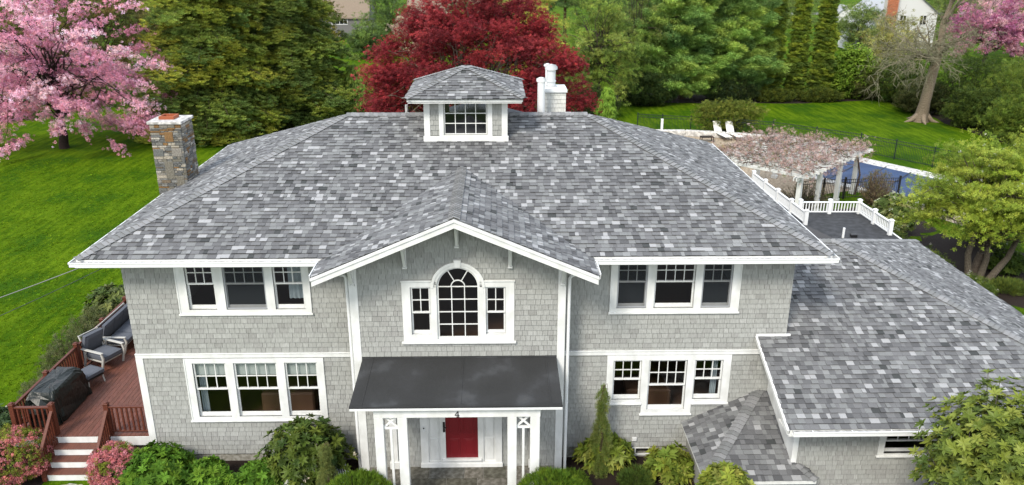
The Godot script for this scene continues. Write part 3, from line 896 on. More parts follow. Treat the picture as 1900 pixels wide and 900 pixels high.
func cupola(H: Node) -> void:
	var part := node("cupola", H)
	var x0 := -2.19
	var x1 := 0.30
	var zf := -4.26
	var zb := -6.85
	var b := Buf.new()
	plate(b, x0, x1, 8.2, 9.80, [[-1.60, -0.31, 8.68, 9.66]], zf - 0.12, zf - 0.002)
	b.box(Vector3(x0, 8.2, zb), Vector3(x0 + 0.12, 9.8, zf - 0.12))
	b.box(Vector3(x1 - 0.12, 8.2, zb), Vector3(x1, 9.8, zf - 0.12))
	plate(b, x0 + 0.12, x1 - 0.12, 8.2, 9.80, [[-1.6, -0.31, 8.9, 9.66]], zb, zb + 0.12)
	b.box(Vector3(x0, 8.35, zb + 0.12), Vector3(x1, 8.42, zf - 0.12))
	mi("cupola_wall", b, M.wall_back, part)
	# siding strips, corner boards, casing, skirt
	wall_shingles(part, Vector3(x0 + 0.16, 0, zf), Vector3.RIGHT, x1 - x0 - 0.32, 8.66, 9.76, [[0.27, 1.90, 8.0, 10.0]])
	b = Buf.new()
	for x in [[x0 - 0.02, x0 + 0.16], [x1 - 0.16, x1 + 0.02]]: b.box(Vector3(x[0], 8.45, zf - 0.15), Vector3(x[1], 9.80, zf + 0.03), 0.005)
	plate(b, -1.76, -0.14, 8.62, 9.80, [[-1.62, -0.29, 8.66, 9.68]], zf - 0.02, zf + 0.035)
	mi("trim_board", b, M.white_paint, part)
	b = Buf.new()
	b.box(Vector3(x0 - 0.05, 8.44, zf - 0.02), Vector3(x1 + 0.05, 8.63, zf + 0.045), 0.006)
	b.box(Vector3(x0 - 0.07, 8.41, zf - 0.02), Vector3(x1 + 0.07, 8.455, zf + 0.075), 0.006)
	mi("skirt_board", b, M.white_paint, part)
	sash(part, -1.575, -0.335, 8.705, 9.63, zf - 0.04, 4, 3, 0.045)
	sash(part, -1.575, -0.335, 8.905, 9.63, zb + 0.06, 4, 2, 0.045)
	b = Buf.new()
	b.box(Vector3(-2.63, 9.70, -7.33), Vector3(0.74, 9.745, -3.82), 0.004)
	b.box(Vector3(-2.66, 9.745, -7.36), Vector3(0.77, 9.83, -3.79), 0.01)
	mi("cornice", b, M.white_paint, part)
	b = Buf.new()
	for q in [[Vector3(-2.70, 9.85, -3.75), Vector3(0.81, 9.85, -3.75)], [Vector3(0.81, 9.85, -3.75), Vector3(0.81, 9.85, -7.4)], [Vector3(0.81, 9.85, -7.4), Vector3(-2.70, 9.85, -7.4)], [Vector3(-2.70, 9.85, -7.4), Vector3(-2.70, 9.85, -3.75)]]:
		b.tri(q[0], q[1], Vector3(-0.945, 10.56, -5.575))
	b.quad(Vector3(-2.70, 9.832, -3.75), Vector3(-2.70, 9.832, -7.4), Vector3(0.81, 9.832, -7.4), Vector3(0.81, 9.832, -3.75))
	mi("cupola_roof", b, M.roof_felt, part)
	hip_box(part, -2.71, 0.82, -3.74, -7.41, 9.85, 10.56)

func porch(H: Node) -> void:
	var part := node("porch", H)
	# membrane roof: a thin sloping slab with a drip edge
	var b := Buf.new()
	var xl := -3.64
	var xr := 1.56
	var a := [Vector3(xl + 0.03, 3.765, 0.80), Vector3(xr - 0.01, 3.765, 0.80), Vector3(xr + 0.02, 3.45, 2.80), Vector3(xl - 0.02, 3.45, 2.80)]
	var dn := Vector3.DOWN * 0.03
	b.quad_out(a[0], a[1], a[2], a[3], Vector3.UP)
	b.quad_out(a[0] + dn, a[1] + dn, a[2] + dn, a[3] + dn, Vector3.DOWN)
	b.quad_out(a[3], a[2], a[2] + dn, a[3] + dn, Vector3.BACK)
	b.quad_out(a[0], a[3], a[3] + dn, a[0] + dn, Vector3.LEFT)
	b.quad_out(a[1], a[2], a[2] + dn, a[1] + dn, Vector3.RIGHT)
	# welded seams and the edge strips of the sheet
	for s in [[0.52, 0.03], [0.055, 0.04], [0.945, 0.04]]:
		var p: Vector3 = a[0].lerp(a[1], s[0])
		var q: Vector3 = a[3].lerp(a[2], s[0])
		b.bar(p + Vector3(0, 0.004, 0.0), q + Vector3(0, 0.004, 0), s[1], 0.012)
	b.bar(a[3] + Vector3(0, 0.012, -0.07), a[2] + Vector3(0, 0.014, -0.07), 0.12, 0.012)
	b.box(Vector3(-3.62, 3.755, 0.79), Vector3(1.555, 3.79, 0.845), 0.004)
	mi("membrane_roof", b, M.membrane, part)
	b = Buf.new()
	b.box(Vector3(xl - 0.01, 3.355, 2.74), Vector3(xr + 0.01, 3.42, 2.805), 0.006)
	b.box(Vector3(xl + 0.02, 3.33, 0.80), Vector3(xr - 0.02, 3.375, 2.74))
	mi("porch_ceiling", b, M.white_paint, part)
	b = Buf.new()
	b.box(Vector3(-3.10, 3.07, 2.42), Vector3(1.04, 3.33, 2.66), 0.006)
	b.box(Vector3(-3.13, 3.27, 2.40), Vector3(1.07, 3.33, 2.69), 0.008)
	for x in [-3.02, 0.90]: b.box(Vector3(x, 3.09, 0.84), Vector3(x + 0.16, 3.33, 2.42))
	mi("beam", b, M.white_paint, part)
	for x in [[-3.10, -2.87], [-2.52, -2.28], [0.22, 0.45], [0.79, 1.03]]:
		b = Buf.new()
		b.box(Vector3(x[0], 0.33, 2.42), Vector3(x[1], 3.07, 2.655), 0.008)
		b.box(Vector3(x[0] - 0.03, 0.33, 2.39), Vector3(x[1] + 0.03, 0.55, 2.685), 0.01)
		mi("column", b, M.white_paint, part)
	for x in [[-2.87, -2.52], [0.45, 0.79]]:
		b = Buf.new()
		var z := 2.56
		b.box(Vector3(x[0], 2.70, z - 0.03), Vector3(x[1], 2.755, z + 0.03), 0.004)
		b.bar(Vector3(x[0] + 0.01, 2.755, z), Vector3(x[1] - 0.01, 3.07, z), 0.055, 0.03, Vector3.BACK)
		b.bar(Vector3(x[0] + 0.01, 3.07, z), Vector3(x[1] - 0.01, 2.755, z), 0.055, 0.034, Vector3.BACK)
		b.box(Vector3((x[0] + x[1]) * 0.5 - 0.03, 0.33, z - 0.03), Vector3((x[0] + x[1]) * 0.5 + 0.03, 2.70, z + 0.03), 0.004)
		mi("lattice_panel", b, M.white_paint, part)
	for x in [-3.0, 0.86]:      # pilasters on the wall behind
		b = Buf.new()
		b.box(Vector3(x, 0.33, 0.82), Vector3(x + 0.20, 3.33, 0.90), 0.006)
		b.box(Vector3(x - 0.03, 0.33, 0.82), Vector3(x + 0.23, 0.55, 0.94), 0.008)
		mi("pilaster", b, M.white_paint, part)
	# floor of flagstones on a mortar bed
	b = Buf.new()
	b.box(Vector3(-3.62, -0.1, 0.80), Vector3(1.55, 0.315, 2.95))
	b.box(Vector3(-1.95, -0.1, 2.95), Vector3(-0.1, 0.16, 3.35))
	var bed := mi("porch_floor", b, M.mortar, part)
	var stones := [[0.125, 0.118, 0.098], [0.16, 0.152, 0.128], [0.19, 0.18, 0.155], [0.145, 0.145, 0.130]]
	var z0 := 0.82
	for row in [0.55, 0.50, 0.62, 0.46]:
		var x := -3.62
		while x < 1.53:
			var w := minf(R.randf_range(0.45, 1.05), 1.55 - x)
			if 1.55 - x - w < 0.25: w = 1.55 - x
			var f := Buf.new()
			var t: Array = stones[R.randi() % 4]
			f.col = Color(t[0], t[1], t[2])
			f.box(Vector3(x + 0.008, 0.30, z0 + 0.008), Vector3(x + w - 0.008, 0.330 + R.randf_range(0, 0.004), z0 + row - 0.008), 0.006)
			mi("flagstone", f, M.flagstone, bed)
			x += w
		z0 += row
	# entrance
	b = Buf.new()
	plate(b, -2.16, 0.09, 0.33, 3.07, [[-1.95, -1.62, 0.50, 2.55], [-0.42, -0.09, 0.50, 2.55], [-1.47, -0.575, 0.60, 2.68]], 0.79, 0.86)
	b.box(Vector3(-2.18, 0.33, 0.80), Vector3(0.11, 0.46, 0.885), 0.006)
	b.box(Vector3(-1.56, 0.56, 0.80), Vector3(-0.48, 0.615, 0.93), 0.006)
	mi("door_surround", b, M.white_paint, part)
	for x in [[-1.95, -1.62], [-0.42, -0.09]]:
		b = Buf.new()
		b.box(Vector3(x[0], 0.50, 0.79), Vector3(x[1], 2.55, 0.815))
		b.box(Vector3(x[0] + 0.05, 0.56, 0.80), Vector3(x[1] - 0.05, 1.25, 0.832), 0.008)
		b.box(Vector3(x[0] + 0.05, 1.32, 0.80), Vector3(x[1] - 0.05, 2.48, 0.832), 0.008)
		mi("side_panel", b, M.white_paint, part)
	b = Buf.new()
	b.box(Vector3(-1.47, 0.60, 0.78), Vector3(-0.575, 2.68, 0.822))
	for p in [[0.70, 1.25], [1.40, 2.0], [2.1, 2.6]]:
		for x in [[-1.38, -1.07], [-0.975, -0.665]]:
			b.box(Vector3(x[0], p[0], 0.81), Vector3(x[1], p[1], 0.834), 0.010)
			b.box(Vector3(x[0] + 0.04, p[0] + 0.04, 0.82), Vector3(x[1] - 0.04, p[1] - 0.04, 0.842), 0.010)
	var door := mi("door", b, M.red_door, part)
	tag(door, "dark red panelled front door")
	b = Buf.new()
	b.box(Vector3(-1.535, 1.48, 0.86), Vector3(-1.475, 1.80, 0.885), 0.005)
	b.tube([Vector3(-1.505, 1.66, 0.885), Vector3(-1.505, 1.66, 0.94), Vector3(-1.42, 1.66, 0.94)], [0.014, 0.014, 0.012], 8)
	mi("door_handle", b, M.black_metal, part)
	b = Buf.new()
	b.box(Vector3(-2.09, 1.50, 0.86), Vector3(-2.03, 1.66, 0.882), 0.006)
	var bell := mi("doorbell", b, M.white_metal, part)
	b = Buf.new()
	b.tube([Vector3(-2.06, 1.62, 0.88), Vector3(-2.06, 1.62, 0.892)], [0.022, 0.022], 10)
	mi("lens", b, M.black_metal, bell)
	# house number: an upright stroke, a slanted one and a bar
	var t := TextMesh.new()
	var f := SystemFont.new()
	f.font_names = PackedStringArray(["Droid Serif"])
	f.font_italic = true
	t.font = f
	t.text = "4"
	t.font_size = 48
	t.pixel_size = 0.0046
	t.depth = 0.015
	var num := mi("house_number", t, M.black_metal, part)
	num.position = Vector3(-1.03, 3.165, 2.672)

func wing(H: Node) -> void:
	var T := 0.373
	var yw := func(z: float) -> float: return 2.78 + (3.1 - z) * 0.373
	var zf := 2.97
	var ye: float = yw.call(zf)
	var x0 := 7.16
	var x1 := 17.03
	var zb := -10.62
	var apex := Vector3(10.65, 5.345, -3.8)
	var b := Buf.new()
	plate(b, 7.66, 16.3, -0.1, 2.62, [[10.02, 11.6, 1.62, 2.40]], 2.10, 2.248)
	b.box(Vector3(7.66, -0.1, -0.05), Vector3(7.80, 2.62, 2.10))
	b.box(Vector3(16.16, -0.1, -9.9), Vector3(16.3, 2.62, 2.10))
	b.box(Vector3(7.9, -0.1, -9.9), Vector3(16.16, 2.62, -9.76))
	var wall := mi("wing_wall", b, M.wall_back, H)
	b = Buf.new()
	b.box(Vector3(7.645, 0.0, 0.0), Vector3(7.66, 3.0, 2.26))
	b.xf = Transform3D(Basis(Vector3(0, 0, 1), Vector3(0, 1, 0), Vector3(-1, 0, 0)), Vector3(7.645, 0, 0))
	b.prism([Vector2(0.0, 3.0), Vector2(2.26, 3.0), Vector2(0.0, 3.86)], -0.015, 0.0)
	b.xf = Transform3D.IDENTITY
	b.box(Vector3(7.64, 1.0, 2.12), Vector3(7.78, 2.66, 2.275), 0.006)
	mi("side_boarding", b, M.white_paint, H)
	wall_shingles(wall, Vector3(7.78, 0, 2.25), Vector3.RIGHT, 8.5, 0.1, 2.60, [[9.88 - 7.78, 11.75 - 7.78, 1.55, 2.7]])
	window(H, 2.25, 9.88, 11.75, 1.56, 2.56, [[10.09, 11.53, 1.72, 1.98, 2.36, 5, false]], [[9.85, 11.78, 1.565]], "low wide window under the side wing eave")
	b = Buf.new()
	b.box(Vector3(7.9, 0.3, -1.2), Vector3(16.1, 2.6, -1.1))
	mi("room_wall", b, M.room_wall, H)
	# roof body
	b = Buf.new()
	var fl := Vector3(x0, ye, zf)
	var fr := Vector3(x1, ye, zf)
	var br := Vector3(x1, ye, zb)
	# the strip left of the wall corner exists only in front of the main wall
	var body := Buf.new()
	body.quad(fl, Vector3(8.0, ye, zf), Vector3(8.0, yw.call(0.03), 0.03), Vector3(x0, yw.call(0.03), 0.03))
	body.quad(Vector3(8.0, ye, zf), fr, apex, Vector3(8.0, 5.345, -3.8))
	body.tri(fr, br, apex)
	body.quad(br, Vector3(7.99, ye, zb), Vector3(7.99, 5.345, -3.8), apex)
	var part := mi("wing_roof", body, M.roof_felt, H)
	b = Buf.new()
	b.box(Vector3(x0 + 0.03, ye - 0.20, 2.2), Vector3(x1 - 0.03, ye - 0.17, zf))
	b.box(Vector3(16.2, ye - 0.20, zb), Vector3(x1 - 0.03, ye - 0.17, 2.2))
	mi("soffit", b, M.white_paint, H)
	b = Buf.new()
	b.box(Vector3(x0 + 0.05, ye - 0.19, zf - 0.03), Vector3(x1, ye - 0.015, zf + 0.002))
	b.box(Vector3(x1 - 0.03, ye - 0.19, zb), Vector3(x1, ye - 0.015, zf - 0.03))
	mi("fascia", b, M.white_paint, H)
	# rake board on the left edge and its boarded underside
	b = Buf.new()
	b.bar(Vector3(x0 + 0.0, ye - 0.075, zf + 0.02), Vector3(x0 + 0.0, yw.call(0.02) - 0.075, 0.02), 0.035, 0.17, Vector3.UP)
	b.bar(Vector3(x0 - 0.012, ye - 0.02, zf + 0.02), Vector3(x0 - 0.012, yw.call(0.02) - 0.02, 0.02), 0.05, 0.045, Vector3.UP)
	b.quad_out(Vector3(x0, ye - 0.15, zf), Vector3(x0, yw.call(0.02) - 0.15, 0.02), Vector3(7.66, yw.call(0.02) - 0.15, 0.02), Vector3(7.66, ye - 0.15, zf), Vector3.DOWN)
	mi("rake_board", b, M.white_paint, H)
	b = Buf.new()
	b.box(Vector3(x0 - 0.02, yw.call(0.0) - 0.02, 0.0), Vector3(8.10, yw.call(0.0) + 0.05, 0.05), 0.006)
	mi("flashing", b, M.white_metal, H)
	var v := Vector3(0, apex.y - ye, apex.z - zf)
	var ln := v.length()
	slope(part, fl, Vector3.RIGHT, v.normalized(), [Vector2(0, 0), Vector2(x1 - x0, 0), Vector2(apex.x - x0, ln), Vector2(0, ln)], "wing")
	var nf := Vector3.RIGHT.cross(v).normalized()
	v = apex - Vector3(x1, ye, apex.z)
	slope(part, fr, Vector3.FORWARD, v.normalized(), [Vector2(0, 0), Vector2(zf - zb, 0), Vector2(zf - apex.z, v.length())], "")
	var nr := Vector3.FORWARD.cross(v).normalized()
	caps(part, fr, apex, nf, nr)
	caps(part, apex, Vector3(8.0, apex.y, apex.z), nf, Vector3(0, nf.y, -nf.z))
	caps(part, br, apex, nr, Vector3(0, nf.y, -nf.z))
	gutter(H, Vector3(x0 + 0.10, ye + 0.0, 3.10), Vector3(x1 + 0.05, ye + 0.0, 3.10), Vector3.BACK)
	# low hipped roof over the cellar entry, wrapped round the wing's corner
	var s0 := Vector3(5.28, 1.175, 0.0)
	var sa := Vector3(7.39, 2.2, 0.0)
	var sl := Vector3(5.28, 1.175, 2.77)
	var sr := Vector3(8.16, 1.175, 2.77)
	var sp := Vector3(7.75, 1.365, 2.26)
	b = Buf.new()
	b.tri(s0, sl, sa)
	b.quad(sl, Vector3(7.66, 1.175, 2.77), Vector3(7.66, 2.2, 0.0), sa)
	b.tri(Vector3(7.66, 1.175, 2.77), sr, Vector3(7.66, 1.365, 2.26))
	b.tri(sr, Vector3(8.16, 1.175, 2.26), sp)
	b.tri(Vector3(7.66, 1.365, 2.26), sr, sp)
	var small := mi("cellar_roof", b, M.roof_felt, H)
	v = Vector3(0, 1.025, -2.77)
	slope(small, sl, Vector3.RIGHT, v.normalized(), [Vector2(0, 0), Vector2(sr.x - sl.x, 0), Vector2(sp.x - sl.x, 0.54), Vector2(sp.x - sl.x, v.length()), Vector2(sa.x - sl.x, v.length())], "small")
	var n1 := Vector3.RIGHT.cross(v).normalized()
	v = Vector3(sa.x - s0.x, 1.025, 0)
	slope(small, s0, Vector3.BACK, v.normalized(), [Vector2(0, 0), Vector2(2.77, 0), Vector2(0.0, v.length())], "")
	var n2 := Vector3.BACK.cross(v).normalized()
	caps(small, sl, sa, n2, n1, 0.16)
	caps(small, sr, sp, n1, Vector3(0.4, 0.9, 0).normalized(), 0.13)
	b = Buf.new()
	b.box(Vector3(5.45, 0.0, -0.02), Vector3(5.57, 1.15, 2.55))
	b.box(Vector3(5.57, 0.0, 2.43), Vector3(8.05, 1.15, 2.55))
	mi("cellar_wall", b, M.wall_back, H)
	b = Buf.new()
	b.box(Vector3(5.28, 1.06, 0.0), Vector3(5.31, 1.165, 2.77))
	b.box(Vector3(5.31, 1.06, 2.74), Vector3(8.16, 1.165, 2.77))
	mi("fascia", b, M.white_paint, H)

func chimneys(H: Node) -> void:
	# fieldstone chimney up the left wall
	var lo := Vector3(-10.99, 0.0, -6.42)
	var hi := Vector3(-10.01, 8.78, -5.40)
	var b := Buf.new()
	b.box(lo + Vector3(0.03, 0, 0.03), hi - Vector3(0.03, 0, 0.03))
	var part := mi("stone_chimney", b, M.mortar, H)
	R.seed = 77
	var palette := [[0.20, 0.20, 0.185], [0.25, 0.25, 0.235], [0.16, 0.165, 0.16], [0.30, 0.28, 0.245], [0.22, 0.205, 0.165], [0.42, 0.38, 0.31], [0.50, 0.47, 0.41], [0.27, 0.155, 0.065], [0.21, 0.17, 0.12], [0.18, 0.185, 0.18]]
	for face in 2:      # front (towards +z) and right (towards +x)
		var y := 5.9
		while y < 8.76:
			var h := minf(R.randf_range(0.04, 0.105), 8.78 - y)
			if 8.78 - y - h < 0.04: h = 8.78 - y
			var x := 0.0
			while x < 1.0:
				var w := minf(R.randf_range(0.10, 0.36), 1.0 - x)
				if 1.0 - x - w < 0.07: w = 1.0 - x
				var tall := 1
				var f := Buf.new()
				var t: Array = palette[R.randi() % 10] if R.randf() < 0.75 else palette[R.randi() % 5]
				var k := R.randf_range(0.85, 1.15)
				f.col = Color(t[0] * k, t[1] * k, t[2] * k)
				var p := R.randf_range(0.0, 0.022)
				if face == 0: f.box(Vector3(lo.x + x * 0.98 + 0.004, y + 0.004, hi.z - 0.06), Vector3(lo.x + (x + w) * 0.98 - 0.004, y + h - 0.004, hi.z + p), 0.010)
				else: f.box(Vector3(hi.x - 0.06, y + 0.004, hi.z - 0.062 - x * 0.96 - w * 0.96 + 0.004), Vector3(hi.x + p, y + h - 0.004, hi.z - 0.062 - x * 0.96 - 0.004), 0.010)
				mi("stone", f, M.stone, part)
				x += w
			y += h
	for q in [[0.02, 6.15, 0.42, 0.38, 8], [0.64, 6.70, 0.30, 0.50, 4], [0.32, 7.0, 0.34, 0.72, 4], [0.02, 7.75, 0.40, 0.30, 9], [0.44, 8.22, 0.34, 0.40, 7], [0.60, 7.74, 0.40, 0.34, 3]]:      # a few tall stones
		var f := Buf.new()
		var t: Array = palette[q[4]]
		f.col = Color(t[0], t[1], t[2])
		f.box(Vector3(lo.x + q[0], q[1], hi.z - 0.05), Vector3(lo.x + q[0] + q[2] * 0.8, q[1] + q[3] * 0.8, hi.z + 0.028), 0.012)
		mi("stone", f, M.stone, part)
	b = Buf.new()
	b.box(Vector3(lo.x - 0.05, 8.78, lo.z - 0.05), Vector3(hi.x + 0.05, 8.87, hi.z + 0.05), 0.012)
	mi("chimney_cap", b, M.cap_stone, part)
	b = Buf.new()
	var fx := -10.55
	var fz := -5.95
	for s in [[-0.24, -0.24, 0.24, -0.19], [-0.24, 0.19, 0.24, 0.24], [-0.24, -0.19, -0.19, 0.19], [0.19, -0.19, 0.24, 0.19]]:
		b.box(Vector3(fx + s[0], 8.86, fz + s[1]), Vector3(fx + s[2], 8.97, fz + s[3]), 0.006)
	b.box(Vector3(fx - 0.19, 8.86, fz - 0.19), Vector3(fx + 0.19, 8.88, fz + 0.19))
	mi("flue_tile", b, M.terracotta, part)
	# shingled white chimney behind the ridge
	b = Buf.new()
	b.box(Vector3(1.55, 7.9, -8.35), Vector3(2.34, 9.42, -7.55))
	var white := mi("shingled_chimney", b, M.far_paint, H)
	b = Buf.new()
	var y := 8.3
	while y < 9.4:
		var x := 1.53
		while x < 2.34:
			var w := minf(R.randf_range(0.12, 0.3), 2.36 - x)
			b.col = Color(0.62, 0.62, 0.58) * R.randf_range(0.9, 1.08)
			b.xf = Transform3D(Basis(Vector3(w - 0.006, 0, 0), Vector3(0, 0.16, 0), Vector3(0, 0, 0.022)), Vector3(x + w * 0.5, y, -7.55))
			wedge(b, b.col, false)
			x += w
		y += 0.145
	b.xf = Transform3D.IDENTITY
	var sh := mi("chimney_siding", b, M.cedar_shingle, white)
	b = Buf.new()
	b.box(Vector3(1.50, 9.40, -8.40), Vector3(2.40, 9.50, -7.48), 0.01)
	b.box(Vector3(1.52, 9.50, -8.38), Vector3(2.38, 9.54, -7.50), 0.02)
	mi("chimney_cap", b, M.white_metal, white)
	b = Buf.new()
	b.tube([Vector3(1.86, 9.53, -7.85), Vector3(1.86, 9.57, -7.85), Vector3(1.86, 9.60, -7.85), Vector3(1.86, 10.15, -7.85)], [0.24, 0.22, 0.15, 0.15], 18)
	b.tube([Vector3(1.86, 9.72, -7.85), Vector3(1.86, 9.76, -7.85)], [0.17, 0.17], 18)
	b.tube([Vector3(1.86, 10.10, -7.85), Vector3(1.86, 10.14, -7.85), Vector3(1.86, 10.22, -7.85), Vector3(1.86, 10.28, -7.85), Vector3(1.86, 10.31, -7.85)], [0.14, 0.215, 0.215, 0.16, 0.05], 18)
	mi("flue_pipe", b, M.galvanised, white)
	b = Buf.new()
	b.tube([Vector3(1.48, 8.2, -7.0), Vector3(1.48, 9.86, -7.0)], [0.125, 0.125], 16)
	b.tube([Vector3(1.48, 9.83, -7.0), Vector3(1.48, 9.86, -7.0), Vector3(1.48, 9.95, -7.0), Vector3(1.48, 9.99, -7.0)], [0.12, 0.165, 0.165, 0.08], 16)
	mi("vent_pipe", b, M.white_metal, H)
	b = Buf.new()
	b.tube([Vector3(1.75, 9.5, -8.2), Vector3(1.75, 10.2, -8.2)], [0.07, 0.07], 12)
	b.tube([Vector3(1.75, 10.17, -8.2), Vector3(1.75, 10.2, -8.2), Vector3(1.75, 10.26, -8.2), Vector3(1.75, 10.29, -8.2)], [0.07, 0.13, 0.12, 0.05], 12)
	mi("vent_pipe", b, M.white_metal, H)

func rail(parent: Node, a: Vector3, b: Vector3, h: float, material: Material, posts := 2, base := 0.06, gap := 0.125, bw := 0.038, post_w := 0.12, ends := [true, true]) -> void:
	# posts with caps, two rails, and every baluster on its own
	var d := b - a
	var flat := Vector3(d.x, 0, d.z).normalized()
	for i in posts:
		if (i == 0 and not ends[0]) or (i == posts - 1 and not ends[1]): continue
		var p := a + d * (float(i) / (posts - 1))
		var m := Buf.new()
		m.xf = Transform3D(Basis(flat, Vector3.UP, flat.cross(Vector3.UP)), p)
		m.box(Vector3(-post_w * 0.5, 0, -post_w * 0.5), Vector3(post_w * 0.5, h + 0.06, post_w * 0.5), 0.006)
		m.box(Vector3(-post_w * 0.62, h + 0.06, -post_w * 0.62), Vector3(post_w * 0.62, h + 0.10, post_w * 0.62), 0.012)
		m.box(Vector3(-post_w * 0.4, h + 0.10, -post_w * 0.4), Vector3(post_w * 0.4, h + 0.125, post_w * 0.4), 0.02)
		mi("post", m, material, parent)
	for i in posts - 1:
		var p := a + d * (float(i) / (posts - 1))
		var q := a + d * (float(i + 1) / (posts - 1))
		var m := Buf.new()
		m.bar(p + Vector3.UP * (h - 0.03), q + Vector3.UP * (h - 0.03), 0.09, 0.05)
		mi("top_rail", m, material, parent)
		m = Buf.new()
		m.bar(p + Vector3.UP * (base + 0.03), q + Vector3.UP * (base + 0.03), 0.05, 0.05)
		mi("bottom_rail", m, material, parent)
		var n := int(p.distance_to(q) / gap)
		m = Buf.new()
		m.xf = Transform3D(Basis(flat, Vector3.UP, flat.cross(Vector3.UP)), Vector3.ZERO)
		m.box(Vector3(-bw * 0.5, base + 0.05, -bw * 0.5), Vector3(bw * 0.5, h - 0.05, bw * 0.5))
		var shared := m.mesh()
		for k in range(1, n):
			var o := mi("baluster", shared, material, parent)
			o.position = p.lerp(q, float(k) / n)

func rear(H: Node) -> void:
	# rear gable rising behind the ridge, the link roof behind the wing, and the flat roof with its white railing
	var b := Buf.new()
	var pk := Vector3(-0.72, 9.06, -8.0)
	var rf := Vector3(-0.72, 9.06, -5.6)
	for q in [[-1.0, -3.15], [1.0, 1.70]]:
		b.quad_out(rf, pk, Vector3(q[1], 8.46, -8.0), Vector3(q[1], 8.46, -5.9), Vector3.UP)
		b.quad_out(pk, Vector3(q[1], 8.46, -8.0), Vector3(q[1], 7.4, -11.8), Vector3(-0.72, 7.6, -11.8), Vector3.UP)
	mi("rear_roof", b, M.roof_felt, H)
	b = Buf.new()
	b.quad(Vector3(7.9, 4.6, -5.0), Vector3(11.3, 4.93, -4.9), Vector3(10.1, 5.42, -5.3), Vector3(7.9, 5.9, -6.2))
	b.quad(Vector3(7.9, 5.9, -6.2), Vector3(10.1, 5.42, -5.3), Vector3(11.3, 4.93, -4.9), Vector3(12.0, 3.0, -10.0))
	mi("link_roof", b, M.roof_felt, H)
	b = Buf.new()
	b.box(Vector3(7.9, -0.1, -19.0), Vector3(13.2, 2.98, -9.7))
	b.box(Vector3(13.2, -0.1, -13.85), Vector3(16.2, 2.98, -9.7))
	mi("rear_room", b, M.wall_back, H)
	b = Buf.new()
	b.box(Vector3(7.9, 2.98, -19.1), Vector3(13.25, 3.0, -9.7))
	b.box(Vector3(13.25, 2.98, -13.9), Vector3(16.25, 3.0, -9.7))
	mi("flat_roof", b, M.membrane_far, H)
	b = Buf.new()
	b.box(Vector3(13.2, 2.88, -19.1), Vector3(13.29, 3.01, -13.9), 0.004)
	b.box(Vector3(13.25, 2.88, -13.98), Vector3(16.3, 3.01, -13.9), 0.004)
	b.box(Vector3(16.25, 2.88, -13.9), Vector3(16.33, 3.01, -9.7), 0.004)
	mi("roof_edge", b, M.white_metal, H)
	var rl := node("roof_railing", H)
	rail(rl, Vector3(13.05, 3.0, -12.2), Vector3(12.75, 3.0, -18.6), 0.56, M.white_metal, 5, 0.06, 0.13, 0.04, 0.15)
	rail(rl, Vector3(13.35, 3.0, -13.72), Vector3(15.96, 3.0, -13.68), 0.56, M.white_metal, 3, 0.06, 0.13, 0.04, 0.15)
	rail(rl, Vector3(15.96, 3.0, -13.68), Vector3(16.04, 3.0, -10.85), 0.56, M.white_metal, 3, 0.06, 0.13, 0.04, 0.15, [false, true])
	b = Buf.new()
	b.tube([Vector3(14.0, 3.0, -10.55), Vector3(14.0, 3.42, -10.55)], [0.05, 0.05], 10)
	mi("vent_pipe", b, M.white_metal, H)
	b = Buf.new()
	b.box(Vector3(14.35, 3.0, -10.75), Vector3(14.6, 3.12, -10.55), 0.02)
	mi("roof_drain", b, M.black_metal, H)

